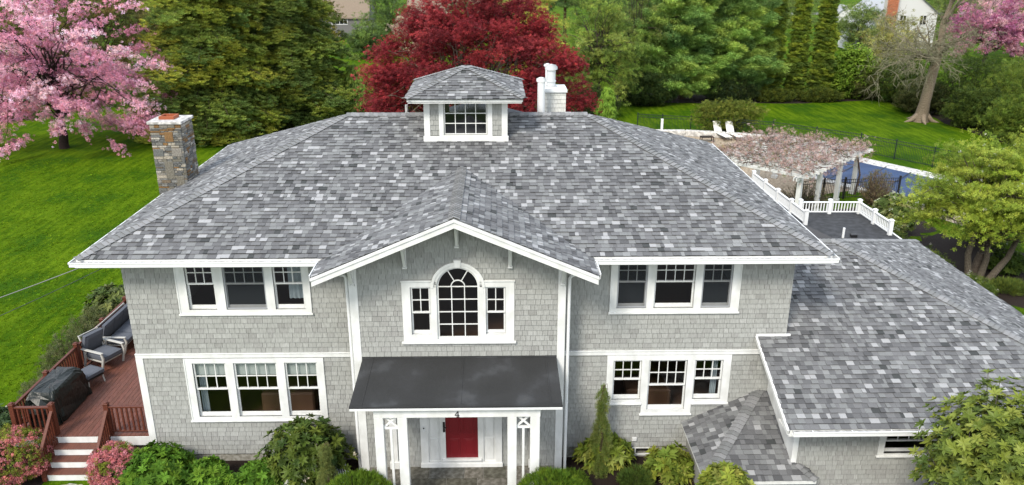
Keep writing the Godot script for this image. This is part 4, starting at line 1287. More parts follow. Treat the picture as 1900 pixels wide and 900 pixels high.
# ---------------------------------------------------------------- deck and furniture
func build_deck() -> void:
	var D := thing("deck", "raised red-brown plank deck with railing and white risered steps beside the shingle house", "deck")
	R.seed = 21
	var x0 := -13.85
	var x1 := -10.0
	var zb := -9.5
	var y := 0.9
	var shared := []
	for k in 4:
		var m := Buf.new()
		var t := [0.92, 1.0, 1.06, 1.12]
		m.col = Color(0.150, 0.056, 0.038) * t[k]
		m.box(Vector3(-0.067, -0.03, zb), Vector3(0.067, 0, 0.0), 0.004)
		shared.append(m.mesh())
	var n := 28
	for i in n:
		var o := mi("deck_board", shared[R.randi() % 4], M.deck_board, D)
		o.position = Vector3(lerpf(x0 + 0.07, x1 - 0.07, float(i) / (n - 1)), y, 0)
	var b := Buf.new()
	b.box(Vector3(x0 - 0.02, 0.58, -0.03), Vector3(-12.62, 0.868, 0.012), 0.004)
	b.box(Vector3(-11.13, 0.58, -0.03), Vector3(x1 - 0.01, 0.868, 0.012), 0.004)
	b.box(Vector3(x0 - 0.04, 0.58, zb), Vector3(x0, 0.868, 0.0), 0.004)
	mi("skirt_board", b, M.white_paint, D)
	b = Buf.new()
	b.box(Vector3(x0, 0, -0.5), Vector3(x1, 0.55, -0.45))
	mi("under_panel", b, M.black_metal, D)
	for x in [-13.6, -12.0, -10.4]:
		b = Buf.new()
		b.box(Vector3(x - 0.07, -0.1, -0.35), Vector3(x + 0.07, 0.6, -0.2))
		mi("footing", b, M.concrete, D)
	# steps
	for k in 4:
		b = Buf.new()
		var zr := 0.84 - 0.28 * k
		b.box(Vector3(-12.62, 0.225 * k, zr - 0.02), Vector3(-11.13, 0.225 * (k + 1) - 0.03, zr), 0.003)
		mi("riser", b, M.white_paint, D)
		if k < 3:
			b = Buf.new()
			b.col = Color(0.150, 0.056, 0.038)
			b.box(Vector3(-12.64, 0.225 * (k + 1) - 0.03, zr - 0.275), Vector3(-11.11, 0.225 * (k + 1), zr + 0.02), 0.006)
			mi("tread", b, M.deck_board, D)
	for x in [-12.64, -11.13]:
		b = Buf.new()
		b.prism([Vector2(0.84, -0.05), Vector2(0.84, 0.2), Vector2(0.0, 0.87), Vector2(0.0, -0.05)], 0.0, 0.02)
		var o := mi("stringer", b, M.red_rail, D)
		o.transform = Transform3D(Basis(Vector3(0, 0, 1), Vector3(0, 1, 0), Vector3(1, 0, 0)), Vector3(x, 0, 0))
	var g := node("railing", D)
	rail(g, Vector3(-13.77, y, -0.1), Vector3(-12.66, y, -0.1), 0.92, M.red_rail, 2, 0.07, 0.13, 0.045, 0.13)
	rail(g, Vector3(-13.77, y, -0.1), Vector3(-13.77, y, -9.4), 0.92, M.red_rail, 6, 0.07, 0.13, 0.045, 0.13, [false, true])
	rail(g, Vector3(-11.12, y, -0.1), Vector3(-10.02, y, -0.1), 0.92, M.red_rail, 2, 0.07, 0.13, 0.045, 0.13, [true, false])
	for x in [-12.66, -11.12]:
		rail(g, Vector3(x, y - 0.02, -0.1), Vector3(x, 0.02, 0.86), 0.88, M.red_rail, 2, 0.10, 0.13, 0.045, 0.12, [false, true])

func cushion(parent: Node, at: Transform3D, size: Vector3) -> void:
	var b := Buf.new()
	b.xf = at
	var n := 8
	for s in [-1.0, 1.0]:      # two puffed faces on a boxed edge
		for i in n:
			for j in n:
				var q := []
				for w in [[i, j], [i + 1, j], [i + 1, j + 1], [i, j + 1]]:
					var u: float = w[0] * 2.0 / n - 1
					var v: float = w[1] * 2.0 / n - 1
					var k := pow(maxf(0.0, (1 - pow(absf(u), 4)) * (1 - pow(absf(v), 4))), 0.35)
					q.append(Vector3(u * size.x * 0.5, s * (size.y * 0.30 + size.y * 0.20 * k), v * size.z * 0.5))
				b.quad_out(q[0], q[1], q[2], q[3], Vector3(0, s, 0))
	b.box(Vector3(-size.x * 0.5, -size.y * 0.30, -size.z * 0.5), Vector3(size.x * 0.5, size.y * 0.30, size.z * 0.5), 0.015)
	mi("cushion", b, M.cushion, parent)
# seat for `places` people; local +z is the way it faces
func seat(t: Node3D, places: int) -> void:
	var w := 0.66 * places
	for i in places:
		var x := -w * 0.5 + 0.66 * (i + 0.5)
		cushion(t, Transform3D(Basis(), Vector3(x, 0.40, 0.04)), Vector3(0.65, 0.21, 0.74))
		var tilt := Basis(Vector3.RIGHT, -PI / 2 + 0.30)
		cushion(t, Transform3D(tilt, Vector3(x, 0.70, -0.40)), Vector3(0.65, 0.21, 0.70))
	var b := Buf.new()
	b.box(Vector3(-w * 0.5, 0.26, -0.32), Vector3(w * 0.5, 0.31, 0.36), 0.01)
	for x in [-w * 0.5 + 0.02, w * 0.5 - 0.02]: b.bar(Vector3(x, 0.28, -0.30), Vector3(x, 1.0, -0.55), 0.05, 0.03, Vector3.RIGHT)
	b.bar(Vector3(-w * 0.5, 0.97, -0.54), Vector3(w * 0.5, 0.97, -0.54), 0.03, 0.05)
	mi("frame", b, M.furniture_frame, t)
	for s in [-1.0, 1.0]:
		var x: float = s * (w * 0.5 + 0.05)
		b = Buf.new()
		b.box(Vector3(x - 0.05, 0.60, -0.42), Vector3(x + 0.05, 0.635, 0.42), 0.012)
		mi("armrest", b, M.furniture_frame, t)
		b = Buf.new()
		b.tube([Vector3(x, 0.61, 0.36), Vector3(x, 0.45, 0.42), Vector3(x, 0.22, 0.36), Vector3(x, 0.0, 0.30)], [0.035, 0.04, 0.04, 0.035], 8)
		mi("leg", b, M.furniture_frame, t)
		b = Buf.new()
		b.tube([Vector3(x, 0.61, -0.30), Vector3(x, 0.3, -0.34), Vector3(x, 0.0, -0.42)], [0.035, 0.038, 0.035], 8)
		mi("leg", b, M.furniture_frame, t)
func build_furniture() -> void:
	var t := thing("armchair", "grey cushioned garden armchair with pale slatted arms between ottoman and sofa", "armchair", Vector3(-13.15, 0.9, -4.25))
	t.rotation.y = deg_to_rad(66)
	t.scale = Vector3(1.1, 1.1, 1.1)
	seat(t, 1)
	t = thing("sofa", "grey cushioned garden sofa on the deck half hidden by the house wall", "sofa", Vector3(-13.1, 0.9, -6.05))
	t.rotation.y = deg_to_rad(88)
	seat(t, 3)
	t = thing("ottoman", "grey cushioned ottoman on the deck between covered grill and armchair", "ottoman", Vector3(-13.05, 0.9, -2.98))
	t.rotation.y = deg_to_rad(66)
	cushion(t, Transform3D(Basis(), Vector3(0, 0.40, 0)), Vector3(0.66, 0.18, 0.62))
	var b := Buf.new()
	b.box(Vector3(-0.31, 0.26, -0.29), Vector3(0.31, 0.31, 0.29), 0.01)
	mi("frame", b, M.dark_frame, t)
	for x in [-0.27, 0.27]:
		for z in [-0.25, 0.25]:
			b = Buf.new()
			b.tube([Vector3(x, 0.27, z), Vector3(x * 1.1, 0.0, z * 1.1)], [0.03, 0.025], 8)
			mi("leg", b, M.furniture_frame, t)
	# grill under its cover: a draped box with sagging folds
	t = thing("covered_grill", "barbecue grill under a wrinkled dark green vinyl cover on the deck", "grill", Vector3(-13.22, 0.9, -1.42))
	b = Buf.new()
	var f := FastNoiseLite.new(); f.frequency = 1.6; f.seed = 5
	var sec := 40
	var ring := []
	# cross sections from the hem up: [height, half width x, half length z, noise]
	var lv := [[0.03, 0.48, 0.98, 0.05], [0.22, 0.46, 0.97, 0.06], [0.45, 0.45, 0.95, 0.05], [0.68, 0.44, 0.93, 0.04], [0.86, 0.43, 0.90, 0.03], [0.97, 0.40, 0.82, 0.02], [1.04, 0.34, 0.74, 0.02], [1.06, 0.20, 0.55, 0.02], [1.055, 0.06, 0.25, 0.0]]
	for l in lv:
		var r := []
		for k in sec:
			var a := TAU * k / sec
			var cx := signf(cos(a)) * pow(absf(cos(a)), 0.24)
			var cz := signf(sin(a)) * pow(absf(sin(a)), 0.24)
			var p := Vector3(cx * l[1], l[0], cz * l[2])
			var q = 1.0 + f.get_noise_3d(p.x * 3, p.y * 1.2, p.z * 3) * l[3] * 4.0 + 0.03 * sin(a * 17.0) * (1.0 if l[0] < 0.7 else 0.0)
			r.append(Vector3(p.x * q, p.y + f.get_noise_2d(p.x * 3 + 9, p.z * 3) * 0.06, p.z * q))
		ring.append(r)
	for i in lv.size() - 1:
		for k in sec:
			var k2 := (k + 1) % sec
			b.quad_out(ring[i][k], ring[i][k2], ring[i + 1][k2], ring[i + 1][k], ring[i][k] * Vector3(1, 0, 1) + Vector3(0, 0.3, 0))
	for k in range(1, sec - 1): b.quad_out(ring[-1][0], ring[-1][k], ring[-1][k + 1], ring[-1][0], Vector3.UP)
	mi("cover", b, M.cover_vinyl, t)
	b = Buf.new()
	for x in [-0.3, 0.3]:
		for z in [-0.7, 0.7]: b.box(Vector3(x - 0.03, 0.0, z - 0.03), Vector3(x + 0.03, 0.4, z + 0.03))
	mi("grill_legs", b, M.black_metal, t)
	# hose reel in the bed
	t = thing("hose_reel", "coiled grey garden hose on a reel in the flower bed beside porch", "hose reel", Vector3(-4.35, 0.0, 1.25))
	b = Buf.new()
	for k in 7:
		var pts := []
		var rad := []
		for i in 25:
			var a := TAU * i / 24.0
			pts.append(Vector3(-0.24 + k * 0.065, 0.42 + 0.25 * sin(a), 0.25 * cos(a)).rotated(Vector3.UP, 0.5))
			rad.append(0.02)
		b.tube(pts, rad, 6, false)
	mi("hose", b, M.hose_green, t)
	b = Buf.new()
	b.tube([Vector3(-0.28, 0.42, 0).rotated(Vector3.UP, 0.5), Vector3(0.22, 0.42, 0).rotated(Vector3.UP, 0.5)], [0.05, 0.05], 8)
	b.bar(Vector3(-0.25, 0.0, 0.1), Vector3(-0.25, 0.45, 0.12), 0.04, 0.04)
	b.bar(Vector3(0.2, 0.0, -0.1), Vector3(0.2, 0.45, -0.12), 0.04, 0.04)
	mi("reel_stand", b, M.black_metal, t)
	# overhead service cable, and the thinner one below it
	for q in [[Vector3(-10.5, 6.25, -0.2), Vector3(-29.5, 3.2, 5.2), 0.012, "pale overhead service cable running from the house eave across the lawn"], [Vector3(-10.4, 6.05, -0.2), Vector3(-29.0, 1.6, 6.2), 0.009, "thin dark cable slung below the pale service cable"]]:
		b = Buf.new()
		var pts := []
		var rad := []
		for i in 25:
			var k := i / 24.0
			pts.append(q[0].lerp(q[1], k) + Vector3.DOWN * 0.9 * 4 * k * (1 - k))
			rad.append(q[2])
		b.tube(pts, rad, 6)
		var o := mi(numbered("overhead_cable"), b, M.cable if q[2] > 0.01 else M.iron_fence, self)
		tag(o, q[3], "cable")
	t = null

# ---------------------------------------------------------------- garden beyond the house
const FENCE := [Vector2(11.5, -45.2), Vector2(13.4, -44.6), Vector2(15.6, -44.0), Vector2(18.3, -43.2), Vector2(21.5, -41.8), Vector2(24.1, -39.6), Vector2(26.5, -37.3), Vector2(28.1, -35.2), Vector2(29.7, -33.0), Vector2(31.3, -30.6), Vector2(32.8, -28.2)]
func build_garden() -> void:
	var b := Buf.new()
	# fence: each panel between two posts
	var F := thing("pool_fence", "dark green metal picket fence curving round the swimming pool", "fence")
	for i in FENCE.size():
		var p := Vector3(FENCE[i].x, 0, FENCE[i].y)
		b = Buf.new()
		b.box(p + Vector3(-0.035, 0, -0.035), p + Vector3(0.035, 1.42, 0.035), 0.004)
		b.box(p + Vector3(-0.045, 1.42, -0.045), p + Vector3(0.045, 1.46, 0.045), 0.01)
		mi("post", b, M.iron_fence, F)
		if i == FENCE.size() - 1: break
		var q := Vector3(FENCE[i + 1].x, 0, FENCE[i + 1].y)
		for h in [0.12, 1.12, 1.34]:
			b = Buf.new()
			b.bar(p + Vector3.UP * h, q + Vector3.UP * h, 0.03, 0.035)
			mi("rail", b, M.iron_fence, F)
		b = Buf.new()
		var n := int(p.distance_to(q) / 0.115)
		for k in range(1, n):
			var m := p.lerp(q, float(k) / n)
			b.box(m + Vector3(-0.009, 0.05, -0.009), m + Vector3(0.009, 1.38, 0.009))
		var o := mi("pickets", b, M.iron_fence, F)
		o.set_meta("kind", "stuff")
	# low fence this side of the pool, with a gate post
	var G := thing("garden_gate_fence", "black metal fence and gate below the pergola posts", "fence")
	var pts := [Vector3(17.6, 0, -25.3), Vector3(19.3, 0, -25.6), Vector3(20.6, 0, -25.7), Vector3(22.2, 0, -25.9), Vector3(24.0, 0, -26.0)]
	for i in pts.size():
		b = Buf.new()
		b.box(pts[i] + Vector3(-0.05, 0, -0.05), pts[i] + Vector3(0.05, 1.35, 0.05), 0.006)
		mi("post", b, M.black_metal, G)
		if i == pts.size() - 1: break
		for h in [0.12, 1.0, 1.2]:
			b = Buf.new()
			b.bar(pts[i] + Vector3.UP * h, pts[i + 1] + Vector3.UP * h, 0.03, 0.035)
			mi("rail", b, M.black_metal, G)
		b = Buf.new()
		for k in range(1, 13):
			var m: Vector3 = pts[i].lerp(pts[i + 1], k / 13.0)
			b.box(m + Vector3(-0.01, 0.05, -0.01), m + Vector3(0.01, 1.22, 0.01))
		var o := mi("pickets", b, M.black_metal, G)
		o.set_meta("kind", "stuff")
	# white marker post by the fence
	var w := thing("marker_post", "plain white post standing at the pool fence by the house roof", "post", Vector3(13.25, 0, -43.9))
	b = Buf.new()
	b.box(Vector3(-0.09, 0, -0.09), Vector3(0.09, 1.15, 0.09), 0.01)
	mi("shaft", b, M.white_metal, w)
	b = Buf.new()
	b.box(Vector3(-0.11, 1.15, -0.11), Vector3(0.11, 1.20, 0.11), 0.02)
	mi("cap", b, M.white_metal, w)
	# sun loungers
	for q in [[Vector3(17.6, 0, -42.3), "white sling sun lounger beside the brown side table"], [Vector3(18.55, 0, -42.2), "white sling sun lounger next to the pool wall"]]:
		var t := thing("sun_lounger", q[1], "sun lounger", q[0], "sun loungers on the pool terrace")
		t.rotation.y = deg_to_rad(12)
		b = Buf.new()
		b.box(Vector3(-0.32, 0.33, -0.4), Vector3(0.32, 0.37, 1.35), 0.01)
		mi("seat_sling", b, M.lounge_sling, t)
		b = Buf.new()
		b.xf = Transform3D(Basis(Vector3.RIGHT, 1.05), Vector3(0, 0.35, -0.4))
		b.box(Vector3(-0.32, -0.02, -0.95), Vector3(0.32, 0.02, 0.0), 0.01)
		mi("back_sling", b, M.lounge_sling, t)
		for x in [-0.33, 0.33]:
			for z in [-0.3, 1.2]:
				b = Buf.new()
				b.tube([Vector3(x, 0.35, z), Vector3(x, 0.0, z + 0.06)], [0.02, 0.02], 6)
				mi("leg", b, M.dark_frame, t)
			b = Buf.new()
			b.tube([Vector3(x, 0.35, -0.4), Vector3(x, 0.35, 1.38)], [0.022, 0.022], 6)
			mi("side_rail", b, M.dark_frame, t)
	var st := thing("side_table", "low dark brown slatted table beside the sun loungers", "table", Vector3(16.2, 0, -41.0))
	for k in 5:
		b = Buf.new()
		b.box(Vector3(-0.5, 0.36, -0.35 + k * 0.145), Vector3(0.5, 0.40, -0.22 + k * 0.145), 0.006)
		mi("slat", b, M.dark_frame, st)
	for x in [-0.45, 0.45]:
		for z in [-0.3, 0.3]:
			b = Buf.new()
			b.box(Vector3(x - 0.03, 0, z - 0.03), Vector3(x + 0.03, 0.36, z + 0.03))
			mi("leg", b, M.dark_frame, st)
	# pergola: 45 degrees to the house
	var P := thing("pergola", "white timber pergola beside the pool covered in wisteria", "pergola", Vector3(18.15, 0, -26.9))
	P.rotation.y = deg_to_rad(45)
	for x in [-5.2, -2.7, 0.0, 2.4]:
		for z in [-2.6, 2.5]:
			b = Buf.new()
			b.box(Vector3(x - 0.12, 0, z - 0.12), Vector3(x + 0.12, 2.45, z + 0.12), 0.01)
			b.box(Vector3(x - 0.16, 0, z - 0.16), Vector3(x + 0.16, 0.2, z + 0.16), 0.01)
			mi("post", b, M.white_paint, P)
	for z in [-2.6, 2.5]:
		for o in [-0.1, 0.06]:
			b = Buf.new()
			b.box(Vector3(-5.9, 2.43, z + o), Vector3(3.1, 2.63, z + o + 0.05), 0.006)
			mi("beam", b, M.white_paint, P)
	for k in 21:
		b = Buf.new()
		var x := -5.7 + k * 0.43
		b.box(Vector3(x, 2.63, -3.1), Vector3(x + 0.05, 2.79, 3.15), 0.005)
		mi("rafter", b, M.white_paint, P)
	# wisteria on it
	R.seed = 31
	var wst := thing("wisteria", "brownish pink wisteria vine in bud over the white pergola", "vine", Vector3(18.15, 0, -26.9))
	wst.rotation.y = deg_to_rad(45)
	b = Buf.new()
	b.col = Color(0.16, 0.12, 0.10)
	for k in 420:
		var p := Vector3(R.randf_range(-6.0, 3.0), 2.82, R.randf_range(-3.3, 3.2))
		var pp := []
		var rr := []
		var d := Vector3(R.randf_range(-1, 1), 0.25, R.randf_range(-1, 1)) * 0.35
		for i in 5:
			pp.append(p); rr.append(0.016 - i * 0.003)
			p += d + Vector3(R.randf_range(-0.12, 0.12), R.randf_range(-0.06, 0.12), R.randf_range(-0.12, 0.12))
			d.y -= 0.06
		b.tube(pp, rr, 4, false)
	b.tube([Vector3(2.3, 0, 2.7), Vector3(2.5, 1.2, 2.75), Vector3(2.2, 2.3, 2.6), Vector3(1.0, 2.85, 1.5)], [0.07, 0.06, 0.05, 0.04], 7)
	mi("stems", b, M.bark, wst)
	var pt := Pts.new()
	var gaps := FastNoiseLite.new(); gaps.seed = 14; gaps.frequency = 0.55
	for k in 5200:
		var p := Vector3(R.randf_range(-6.6, 3.6), 2.85, R.randf_range(-3.8, 3.7))
		var q := gaps.get_noise_2d(p.x, p.z)
		var edge := maxf(0.0, maxf(absf(p.z) - 2.9, maxf(p.x - 2.6, -5.7 - p.x)))
		if q < -0.20 + edge * 0.55: continue
		p.y += absf(R.randfn(0, 0.22)) + 0.55 * q
		if R.randf() < 0.12 or edge > 0.3: p.y -= R.randf() * 0.7
		var c := Color(0.42, 0.29, 0.26) if R.randf() < 0.6 else (Color(0.54, 0.40, 0.37) if R.randf() < 0.6 else Color(0.22, 0.20, 0.10))
		pt.put(p, R.randf_range(0.12, 0.24), R, c, 0.25)
	pt.plant("blossom", clump("fine"), M.petal, wst)

# ---------------------------------------------------------------- foliage
class Pts:
	var t: Array[Transform3D] = []
	var c := PackedColorArray()
	var gain := 1.0
	func put(p: Vector3, size: float, r: RandomNumberGenerator, col: Color, vary := 0.2) -> void:
		var b := Basis.from_euler(Vector3(r.randf_range(-0.7, 0.7), r.randf() * TAU, r.randf_range(-0.7, 0.7)))
		add(p, b.scaled(Vector3(size, size, size)), r, col, vary)
	func add(p: Vector3, b: Basis, r: RandomNumberGenerator, col: Color, vary := 0.2) -> void:
		var k := clampf(1.0 + r.randfn(0, vary), 0.45, 1.7) * gain
		var w := r.randf_range(-0.10, 0.10)
		t.append(Transform3D(b, p))
		c.append(Color(clampf(col.r * k * (1 + w), 0, 1), clampf(col.g * k, 0, 1), clampf(col.b * k * (1 - w), 0, 1)))
	func plant(called: String, mesh: Mesh, material: Material, parent: Node) -> MultiMeshInstance3D:
		var m := MultiMesh.new()
		m.transform_format = MultiMesh.TRANSFORM_3D
		m.use_colors = true
		m.mesh = mesh
		m.instance_count = t.size()
		for i in t.size():
			m.set_instance_transform(i, t[i])
			m.set_instance_color(i, c[i])
		var o := MultiMeshInstance3D.new()
		o.multimesh = m
		o.material_override = material
		o.name = called
		o.set_meta("kind", "stuff")
		parent.add_child(o, true)
		return o
var clumps := {}
func leaf(b: Buf, p: Vector3, d: Vector3, n: Vector3, l: float, w: float) -> void:   # folded leaf blade
	var s := d.cross(n).normalized()
	var q := p + d * l * 0.45
	b.tri(p, q + s * w * 0.5 + n * w * 0.12, p + d * l)
	b.tri(p, p + d * l, q - s * w * 0.5 + n * w * 0.12)
func clump(kind: String) -> ArrayMesh:
	if clumps.has(kind): return clumps[kind]
	var r := RandomNumberGenerator.new()
	r.seed = hash(kind)
	var b := Buf.new()
	# kind: count, leaf length, width, spread, flatness
	var k: Array = {"leaf": [16, 0.42, 0.24, 0.5, 0.6], "fine": [26, 0.26, 0.12, 0.5, 0.8], "tiny": [34, 0.18, 0.11, 0.5, 0.8], "petal": [24, 0.22, 0.20, 0.5, 0.8], "maple": [26, 0.30, 0.15, 0.5, 0.45], "needle": [40, 0.55, 0.045, 0.3, 0.5], "spray": [30, 0.50, 0.085, 0.35, 0.28], "rosette": [11, 0.80, 0.32, 0.05, 0.4], "tuft": [9, 1.0, 0.10, 0.35, 0.2]}[kind]
	for i in k[0]:
		var p = Vector3(r.randfn(0, 1), r.randfn(0, 1), r.randfn(0, 1)).normalized() * k[3] * pow(r.randf(), 0.5)
		p.y *= k[4]
		var d := Vector3(r.randf_range(-1, 1), r.randf_range(-0.5, 0.7), r.randf_range(-1, 1)).normalized()
		if kind == "needle": d = (p.normalized() + Vector3(0, 0.25, 0)).normalized(); p *= 0.5
		elif kind == "spray": d = Vector3(p.x, -0.12, p.z).normalized(); p *= 0.6
		elif kind == "rosette":
			var a = TAU * i / k[0] * 1.9
			d = Vector3(cos(a), r.randf_range(0.0, 0.55), sin(a)).normalized()
			p = Vector3.ZERO
		elif kind == "tuft":
			d = Vector3(r.randf_range(-0.5, 0.5), 1, r.randf_range(-0.5, 0.5)).normalized()
			p = Vector3(r.randf_range(-0.5, 0.5), 0, r.randf_range(-0.5, 0.5))
		var n := Vector3(r.randf_range(-0.6, 0.6), 1, r.randf_range(-0.6, 0.6)).normalized()
		n = (n - d * n.dot(d)).normalized()
		leaf(b, p, d, n, k[1] * r.randf_range(0.75, 1.25), k[2] * r.randf_range(0.8, 1.2))
	clumps[kind] = b.mesh()
	return clumps[kind]
func curve(a: Vector3, b: Vector3, lift: float, n := 6, wob := 0.0) -> Array:
	var out := []
	for i in n + 1:
		var k := float(i) / n
		var p := a.lerp(b, k) + Vector3.UP * lift * 4 * k * (1 - k)
		if i > 0 and i < n: p += Vector3(R.randfn(0, wob), R.randfn(0, wob), R.randfn(0, wob))
		out.append(p)
	return out
func taper(n: int, r0: float, r1: float) -> Array:
	var out := []
	for i in n: out.append(lerpf(r0, r1, pow(float(i) / (n - 1), 0.7)))
	return out
# a broad-leaved tree: limbs reach from the trunk to boughs spread through the crown's volume, leaves crowd their outer ends
# o: height of fork, trunk radius, crown centre/radii, boughs, leaf clumps per bough, clump size, bough size, colours, kind of clump
func broad_tree(t: Node3D, o: Dictionary) -> void:
	R.seed = o.get("seed", 1)
	var wood := Buf.new()
	var wc: Color = o.get("bark", Color(0.10, 0.08, 0.065))
	wood.col = wc
	var c: Vector3 = o.centre
	var rad: Vector3 = o.radii
	var fork := Vector3(c.x * 0.35, o.fork, c.z * 0.35)
	wood.tube(curve(Vector3(0, -0.3, 0), fork, 0.0, 5, o.trunk * 0.12), taper(6, o.trunk * 1.25, o.trunk * 0.8), 10)
	var pts := Pts.new()
	pts.gain = o.get("gain", 1.9)
	var lumps := FastNoiseLite.new()
	lumps.seed = o.get("seed", 1); lumps.frequency = 0.9
	var cols: Array = o.cols
	var made := 0
	var tries := 0
	var size: Vector3 = o.bough
	while made < o.boughs and tries < o.boughs * 12:
		tries += 1
		var d := Vector3(R.randfn(0, 1), R.randfn(0, 1), R.randfn(0, 1)).normalized()
		if d.y < o.get("low", -0.45): continue
		var k = pow(R.randf(), o.get("hollow", 0.35)) * (1.0 + o.get("ragged", 0.28) * lumps.get_noise_3dv(d * 2.2))
		var p = c + Vector3(d.x * rad.x, d.y * rad.y, d.z * rad.z) * k
		if p.y < o.get("floor", 0.4): continue
		made += 1
		var start := fork.lerp(Vector3(c.x, c.y + rad.y * 0.3, c.z), R.randf() * 0.8)
		var path := curve(start, p, o.get("arch", 0.3) * rad.y * 0.3, 6, o.get("wobble", 0.12))
		if made % int(o.get("limb_every", 2)) == 0:
			wood.tube(path, taper(7, o.trunk * R.randf_range(0.14, 0.34), 0.012), 5, false)
		var out := Vector3(d.x, d.y * 0.3, d.z).normalized()
		var col: Color = cols[R.randi() % cols.size()]
		var bk := R.randf_range(0.85, 1.15)
		var side := out.cross(Vector3.UP).normalized()
		for i in o.per:
			var a := R.randfn(0, 0.55)
			var q = p + out * a * size.x + side * R.randfn(0, 0.55) * size.z + Vector3.UP * R.randfn(0, 0.5) * size.y
			q.y -= o.get("droop", 0.0) * maxf(0.0, a) * maxf(0.0, a) * size.x
			if q.y < o.get("floor", 0.4) * 0.5: continue
			pts.put(q, o.clump * R.randf_range(0.65, 1.3), R, col * bk, o.get("vary", 0.2))
	mi("trunk", wood, M.bark, t)
	var m: Material = o.get("material", M.leaf)
	pts.plant("crown", clump(o.kind), m, t)
	if o.has("specks"):      # blossom among the leaves
		var sp := Pts.new()
		for i in o.specks:
			var src: Vector3 = pts.t[R.randi() % pts.t.size()].origin
			sp.put(src + Vector3(R.randfn(0, 0.1), R.randfn(0.05, 0.1), R.randfn(0, 0.1)), o.get("speck_size", 0.18) * R.randf_range(0.6, 1.3), R, o.speck_col, 0.1)
		sp.plant("blossom", clump("petal"), M.petal, t)
# a conifer: whorls of boughs with flat sprays
func conifer(t: Node3D, o: Dictionary) -> void:
	R.seed = o.get("seed", 1)
	var wood := Buf.new()
	wood.col = o.get("bark", Color(0.09, 0.065, 0.05))
	var h: float = o.height
	wood.tube(curve(Vector3(0, -0.3, 0), Vector3(o.get("lean", 0.0), h, 0), 0.0, 8, 0.03), taper(9, o.trunk, 0.03), 9)
	var pts := Pts.new()
	pts.gain = o.get("gain", 3.0)
	var cols: Array = o.cols
	var y: float = o.get("skirt", 0.3)
	var noise := FastNoiseLite.new()
	noise.seed = o.get("seed", 1); noise.frequency = 0.35
	while y < h:
		var k: float = (y - o.get("skirt", 0.3)) / (h - o.get("skirt", 0.3))
		var r: float = o.radius * pow(1.0 - k, o.get("shape", 0.8)) * (0.8 + 0.2 * minf(1.0, k * 6.0)) + 0.15
		var n := maxi(4, int(o.get("around", 9) * (0.4 + 0.6 * r / o.radius)))
		var a0 := R.randf() * TAU
		for i in n:
			var a := a0 + TAU * (i + R.randf_range(-0.3, 0.3)) / n
			var d := Vector3(cos(a), 0, sin(a))
			var l := r * R.randf_range(0.72, 1.12) * (1.0 + 0.45 * noise.get_noise_3d(d.x * 3, y, d.z * 3))
			var base := Vector3(o.get("lean", 0.0) * k, y, 0)
			var tip: Vector3 = base + d * l + Vector3.UP * (o.get("rise", -0.15) * l)
			var path := curve(base, tip, o.get("arch", 0.06) * l, 5, 0.03)
			if l > 0.5: wood.tube(path, taper(6, 0.02 + 0.018 * l, 0.008), 4, false)
			var side := d.cross(Vector3.UP)
			var col: Color = cols[R.randi() % cols.size()]
			var bk := R.randf_range(0.82, 1.18)
			var m := int(o.per * l) + 2
			for q in m:
				var u := pow(R.randf(), o.get("tips", 0.6))
				var f := u * 5.0
				var fi := mini(int(f), 4)
				var p: Vector3 = path[fi].lerp(path[fi + 1], f - fi)
				var wdt: float = o.get("spread", 0.28) * l * (1.0 - 0.55 * u) + 0.08
				p += side * R.randfn(0, 0.6) * wdt + Vector3.UP * R.randfn(0, o.get("thick", 0.07))
				p.y -= o.get("droop", 0.0) * R.randf()
				if p.y < 0.05: continue
				var s: float = o.clump * R.randf_range(0.7, 1.3)
				var fwd = (d + side * R.randf_range(-0.7, 0.7) + Vector3.UP * o.get("tilt", 0.0)).normalized()
				var x = fwd.cross(Vector3.UP).normalized()
				pts.add(p, Basis(x * s, x.cross(fwd) * -s, fwd * s).orthonormalized().scaled(Vector3(s, s, s)), R, col * bk, o.get("vary", 0.18))
		y += o.get("step", 0.45) * R.randf_range(0.8, 1.2)
	mi("trunk", wood, M.bark, t)
	pts.plant("crown", clump(o.kind), o.get("material", M.needle), t)
